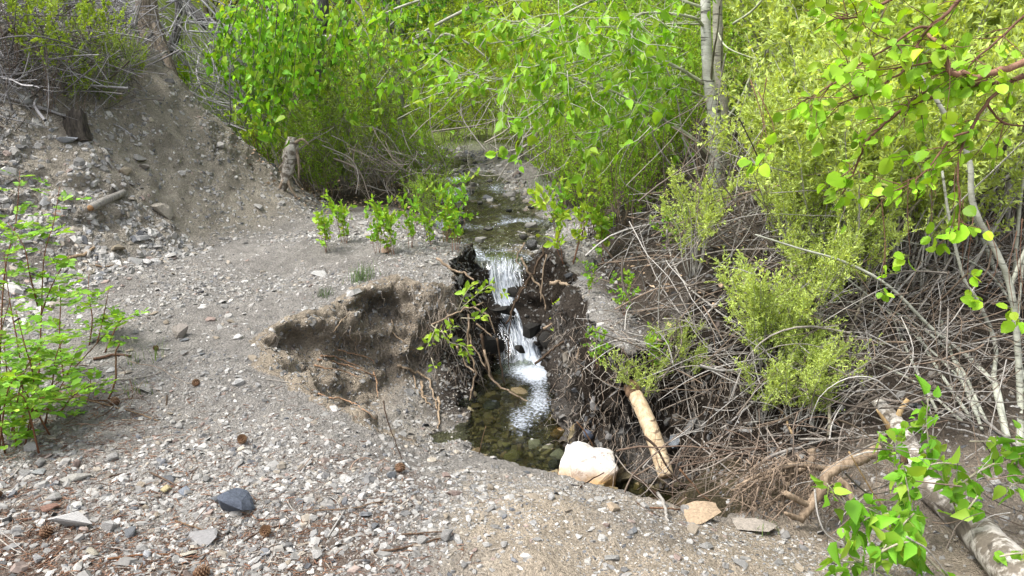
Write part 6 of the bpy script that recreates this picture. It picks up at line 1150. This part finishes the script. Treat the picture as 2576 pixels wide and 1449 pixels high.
for k, (pts, ru, y) in enumerate(W2):
    d = y + .3; lab = ['root hanging into the dark hollow beside the fall', 'root elbow reaching toward the white water', 'short root below the elbow root', 'thin root hanging left of the fall', 'pale hooked root on the left bank nose', 'arched root along the top of the bank nose', 'thick pale root on the crest of the left bank', 'bare branch slanting across the waterfall', 'thin dark branch hanging before the waterfall', 'root trailing into the pool below the fall', 'curved root at the right of the fall lip', 'cut pale root stub on the right bank', 'mossy root stub right of the fall', 'dark root reaching over the fall foot', 'long wavy root down the right bank face', 'small root loop in the right bank face', 'root hanging right of the fall top', 'white root at the fall lip', 'thick root end at the right bank corner', 'dark root in the shade of the left hollow', 'dark thin root left of the white water'][k]
    c = (.30, .26, .23) if k in (7, 8, 19, 20, 13) else (1.1, 1.05, .98)
    wood('root' if k not in (7, 8) else 'bare_branch', [tuple(at(u, v, y - .02 * q)) for q, (u, v) in enumerate(pts)], [ru * .5 * d / FPX, ru * .3 * d / FPX], 'root', lab, 'root' if k not in (7, 8) else 'branch', col=c, wob=.2, gnarl=2.0)
W3 = [([(808, 895), (850, 902), (885, 915), (930, 935)], 6, 'reddish root bundle strand uppermost in the hollow'), ([(800, 905), (845, 912), (890, 925), (945, 945)], 7, 'thick reddish root in the hollow bundle'), ([(790, 918), (830, 925), (870, 935), (905, 950)], 5, 'lower reddish root of the hollow bundle'), ([(850, 880), (890, 890), (935, 905), (940, 915)], 5, 'pale root above the hollow bundle'), ([(800, 990), (840, 1000), (880, 1010), (915, 1030), (950, 1055)], 6, 'long tan root along the floor of the hollow'),
      ([(840, 835), (860, 805), (910, 775), (920, 790), (940, 820)], 4, 'thin pale root arching over the hollow wall'), ([(985, 805), (990, 835), (1015, 860), (1045, 885)], 6, 'crooked pale root in the middle of the cut bank'), ([(1000, 920), (1040, 935), (1075, 950), (1090, 990), (1100, 1030)], 9, 'thick root bending down to the pool edge'), ([(1060, 960), (1065, 1000), (1085, 1020)], 9, 'looping root at the foot of the cut bank'), ([(1102, 1000), (1106, 1040), (1100, 1080)], 9, 'stout root foot beside the pool'), ([(900, 830), (895, 880), (930, 920)], 3, 'thin root hanging in the hollow shade'), ([(1040, 945), (1052, 985), (1080, 1000)], 5, 'short root beside the looping one'), ([(940, 935), (948, 965), (950, 1000)], 5, 'reddish root end hanging from the bundle')]
for k, (pts, ru, lab) in enumerate(W3):
    p3 = drape(pts, .035); d = pix(p3[0])[2]; wood('root', p3, [ru * .42 * d / FPX, ru * .16 * d / FPX], 'root', lab, 'root', col=(1.12, .88, .72) if k < 5 or k == 12 else (1.0, .95, .86), wob=.2, gnarl=2.2)
def rootlets(label, n, box, L_, seed, cols, spread=.35, rad=.0016):
    g = MB(); r = np.random.default_rng(seed); m = 0
    while m < n:
        u, v = r.uniform(box[0], box[1]), r.uniform(box[2], box[3]); p, nn, d = hit(u, v, .015)
        m += 1
        if d > 9 or nn.z > .9: continue
        dd = nrm(np.array((r.normal(0, spread), -.10, -1.0))); l = r.uniform(*L_); k = np.linspace(0, 1, 6)[:, None]
        g.tube(np.array(p) + dd * l * k + np.array((0, -.04, 0)) * np.sin(k * 3) + np.cumsum(r.normal(0, .022 * l / .25, (6, 3)), 0), [rad * r.uniform(.6, 1.6), rad * .4], 3, np.array(cols[r.integers(len(cols))]) * r.uniform(.6, 1.2), cap=False, smooth=2)
    g.top('fine_roots', M['twig'], label, 'roots', kind='stuff', origin=(0, 0, 0))
RC = [(.36, .30, .24), (.26, .20, .15), (.44, .39, .33)]
rootlets('veil of fine roots hanging from the left bank nose', 300, (1070, 1215, 700, 960), (.12, .45), 1, RC)
rootlets('fine roots hanging on the dark right bank', 330, (1390, 1600, 760, 1140), (.05, .22), 2, RC, spread=.8)
rootlets('fine roots in the wall of the eroded hollow', 130, (800, 1130, 700, 900), (.06, .22), 3, RC, rad=.0013)
rootlets('fine roots on the dark slope below the twigs', 260, (1600, 1900, 930, 1180), (.08, .3), 4, RC)
# sprigs over the left bank nose
root = empty('bank_sprigs', tuple(at(1160, 780, 5.9)), 'leafy sprigs on pale stems drooping over the left bank nose', 'sprig'); r = np.random.default_rng(50); LP, LD, LN = [], [], []
for pts, n in [([(1150, 784), (1195, 745), (1235, 715), (1262, 735)], 26), ([(1151, 784), (1170, 740), (1190, 715)], 16), ([(1100, 815), (1085, 850), (1070, 880)], 12), ([(1110, 830), (1130, 860), (1165, 870), (1180, 890)], 22), ([(1085, 817), (1110, 835), (1150, 820)], 12), ([(1160, 800), (1200, 800), (1215, 790)], 12), ([(1085, 900), (1095, 930)], 5)]:
    p3 = line(pts, 5.75, -.1); MB().tube(p3, [.004, .0015], 5, (.40, .36, .26), smooth=3).obj('stem', M['twig'], root); lp, lt = along(p3, n, r, .15); D_ = nrm(lt * .5 + r.normal(0, .6, (n, 3)) + (0, 0, .1)); LP.append(lp + D_ * .02); LD.append(D_); LN.append(nrm(r.normal(0, .6, (n, 3)) + (0, -.4, .8)))
LP, LD, LN = map(np.concatenate, (LP, LD, LN)); n = len(LP); leafy(root, LP, LD, LN, .055 * np.exp(r.normal(0, .2, n)), 'oval', tints(r, n, (.24, .40, .04), .25, (.40, .48, .06), .3))
# needle and bark litter
g = MB(); r = np.random.default_rng(77); k = 0
while k < 3800:
    u, v = r.uniform(0, 1250), r.uniform(960, 1449)
    if r.random() > np.clip((v - 900) / 520, 0, 1) * np.clip(1.25 - u / 1000, .05, 1) + (.25 if u < 350 and v < 1150 else 0): continue
    k += 1; p, nn, d = hit(u, v, .006)
    if d > 5: continue
    a = r.uniform(0, 6.28); l = r.uniform(.015, .06); dd = np.array((math.cos(a), math.sin(a), r.uniform(-.1, .25))); p = np.array(p)
    c = np.array([(.20, .10, .06), (.14, .085, .06), (.27, .15, .09), (.36, .32, .27)][r.integers(4)]) * r.uniform(.7, 1.2)
    g.tube([p - dd * l * .5, p + r.normal(0, .003, 3), p + dd * l * .5], r.uniform(.0007, .0022), 3, c, cap=False, smooth=0)
g.top('needle_litter', M['twig'], 'brown pine needles and bark bits strewn over the shale', 'litter', kind='stuff', origin=(0, 0, 0))
# dry leaf litter on the wooded slopes
g = MB(); n = 3500; px_ = np.concatenate([r.uniform(.9, 4.5, n // 2), r.uniform(-7, -3.6, n // 4), r.uniform(-3.2, -.9, n // 4)]); py_ = np.concatenate([r.uniform(4.6, 8.5, n // 2), r.uniform(9.2, 12, n // 4), r.uniform(8.8, 11.5, n // 4)]); pz_ = np.array([gz_at(a, b) for a, b in zip(px_, py_)])
LPP = np.stack([px_, py_, pz_ + .008], -1); n = len(LPP); leaves(g, LPP, nrm(r.normal(0, 1, (n, 3)) * (1, 1, .3)), nrm(r.normal(0, .35, (n, 3)) + (0, 0, 1)), r.uniform(.02, .06, n), 'kite', np.array((.24, .17, .11)) * np.exp(r.normal(0, .4, (n, 1))))
g.top('leaf_litter', M['chip'], 'dry brown leaves under the thickets', 'leaf litter', kind='stuff', origin=(0, 0, 0), smooth=False)
# grass tufts
def tuft(u, v, n, h, col, lab, spread=.05):
    p = hit(u, v)[0]; g = MB(); r = np.random.default_rng(int(u)); 
    for q in range(n):
        b = np.array(p) + r.normal(0, spread, 3) * (1, 1, 0); b[2] = gz_at(b[0], b[1]); l = h * r.uniform(.5, 1.1); a = r.uniform(0, 6.28); d = np.array((math.cos(a), math.sin(a), 0)) * r.uniform(.1, .6)
        g.tube([b, b + (d * .3 + (0, 0, .6)) * l, b + (d + (0, 0, 1)) * l], [.0022, .0006], 3, np.array(col) * r.uniform(.7, 1.3), cap=False, smooth=2)
    g.top('grass_tuft', M['leaf'], lab, 'grass tuft', 'grass tufts')
tuft(910, 705, 90, .13, (.16, .24, .10), 'grey green tuft on the rim above the hollow', .045); tuft(818, 745, 40, .08, (.14, .20, .10), 'small low tuft left of the grey green one', .03)
tuft(345, 915, 10, .12, (.16, .24, .06), 'few green blades on the path near the left shrub', .03); tuft(395, 905, 8, .12, (.16, .24, .06), 'thin green blades right of the small pine cone', .02); tuft(345, 985, 24, .07, (.2, .27, .08), 'yellowish tuft beside the grey slab', .04); tuft(1920, 1335, 14, .05, (.25, .36, .12), 'tiny pale tuft on the rim right of the buried boulder', .03)
tuft(640, 330, 60, .22, (.22, .30, .08), 'yellow green tuft hanging at the mound edge', .05); tuft(1360, 470, 50, .3, (.2, .34, .12), 'fresh green tuft by the cobble bar', .12)
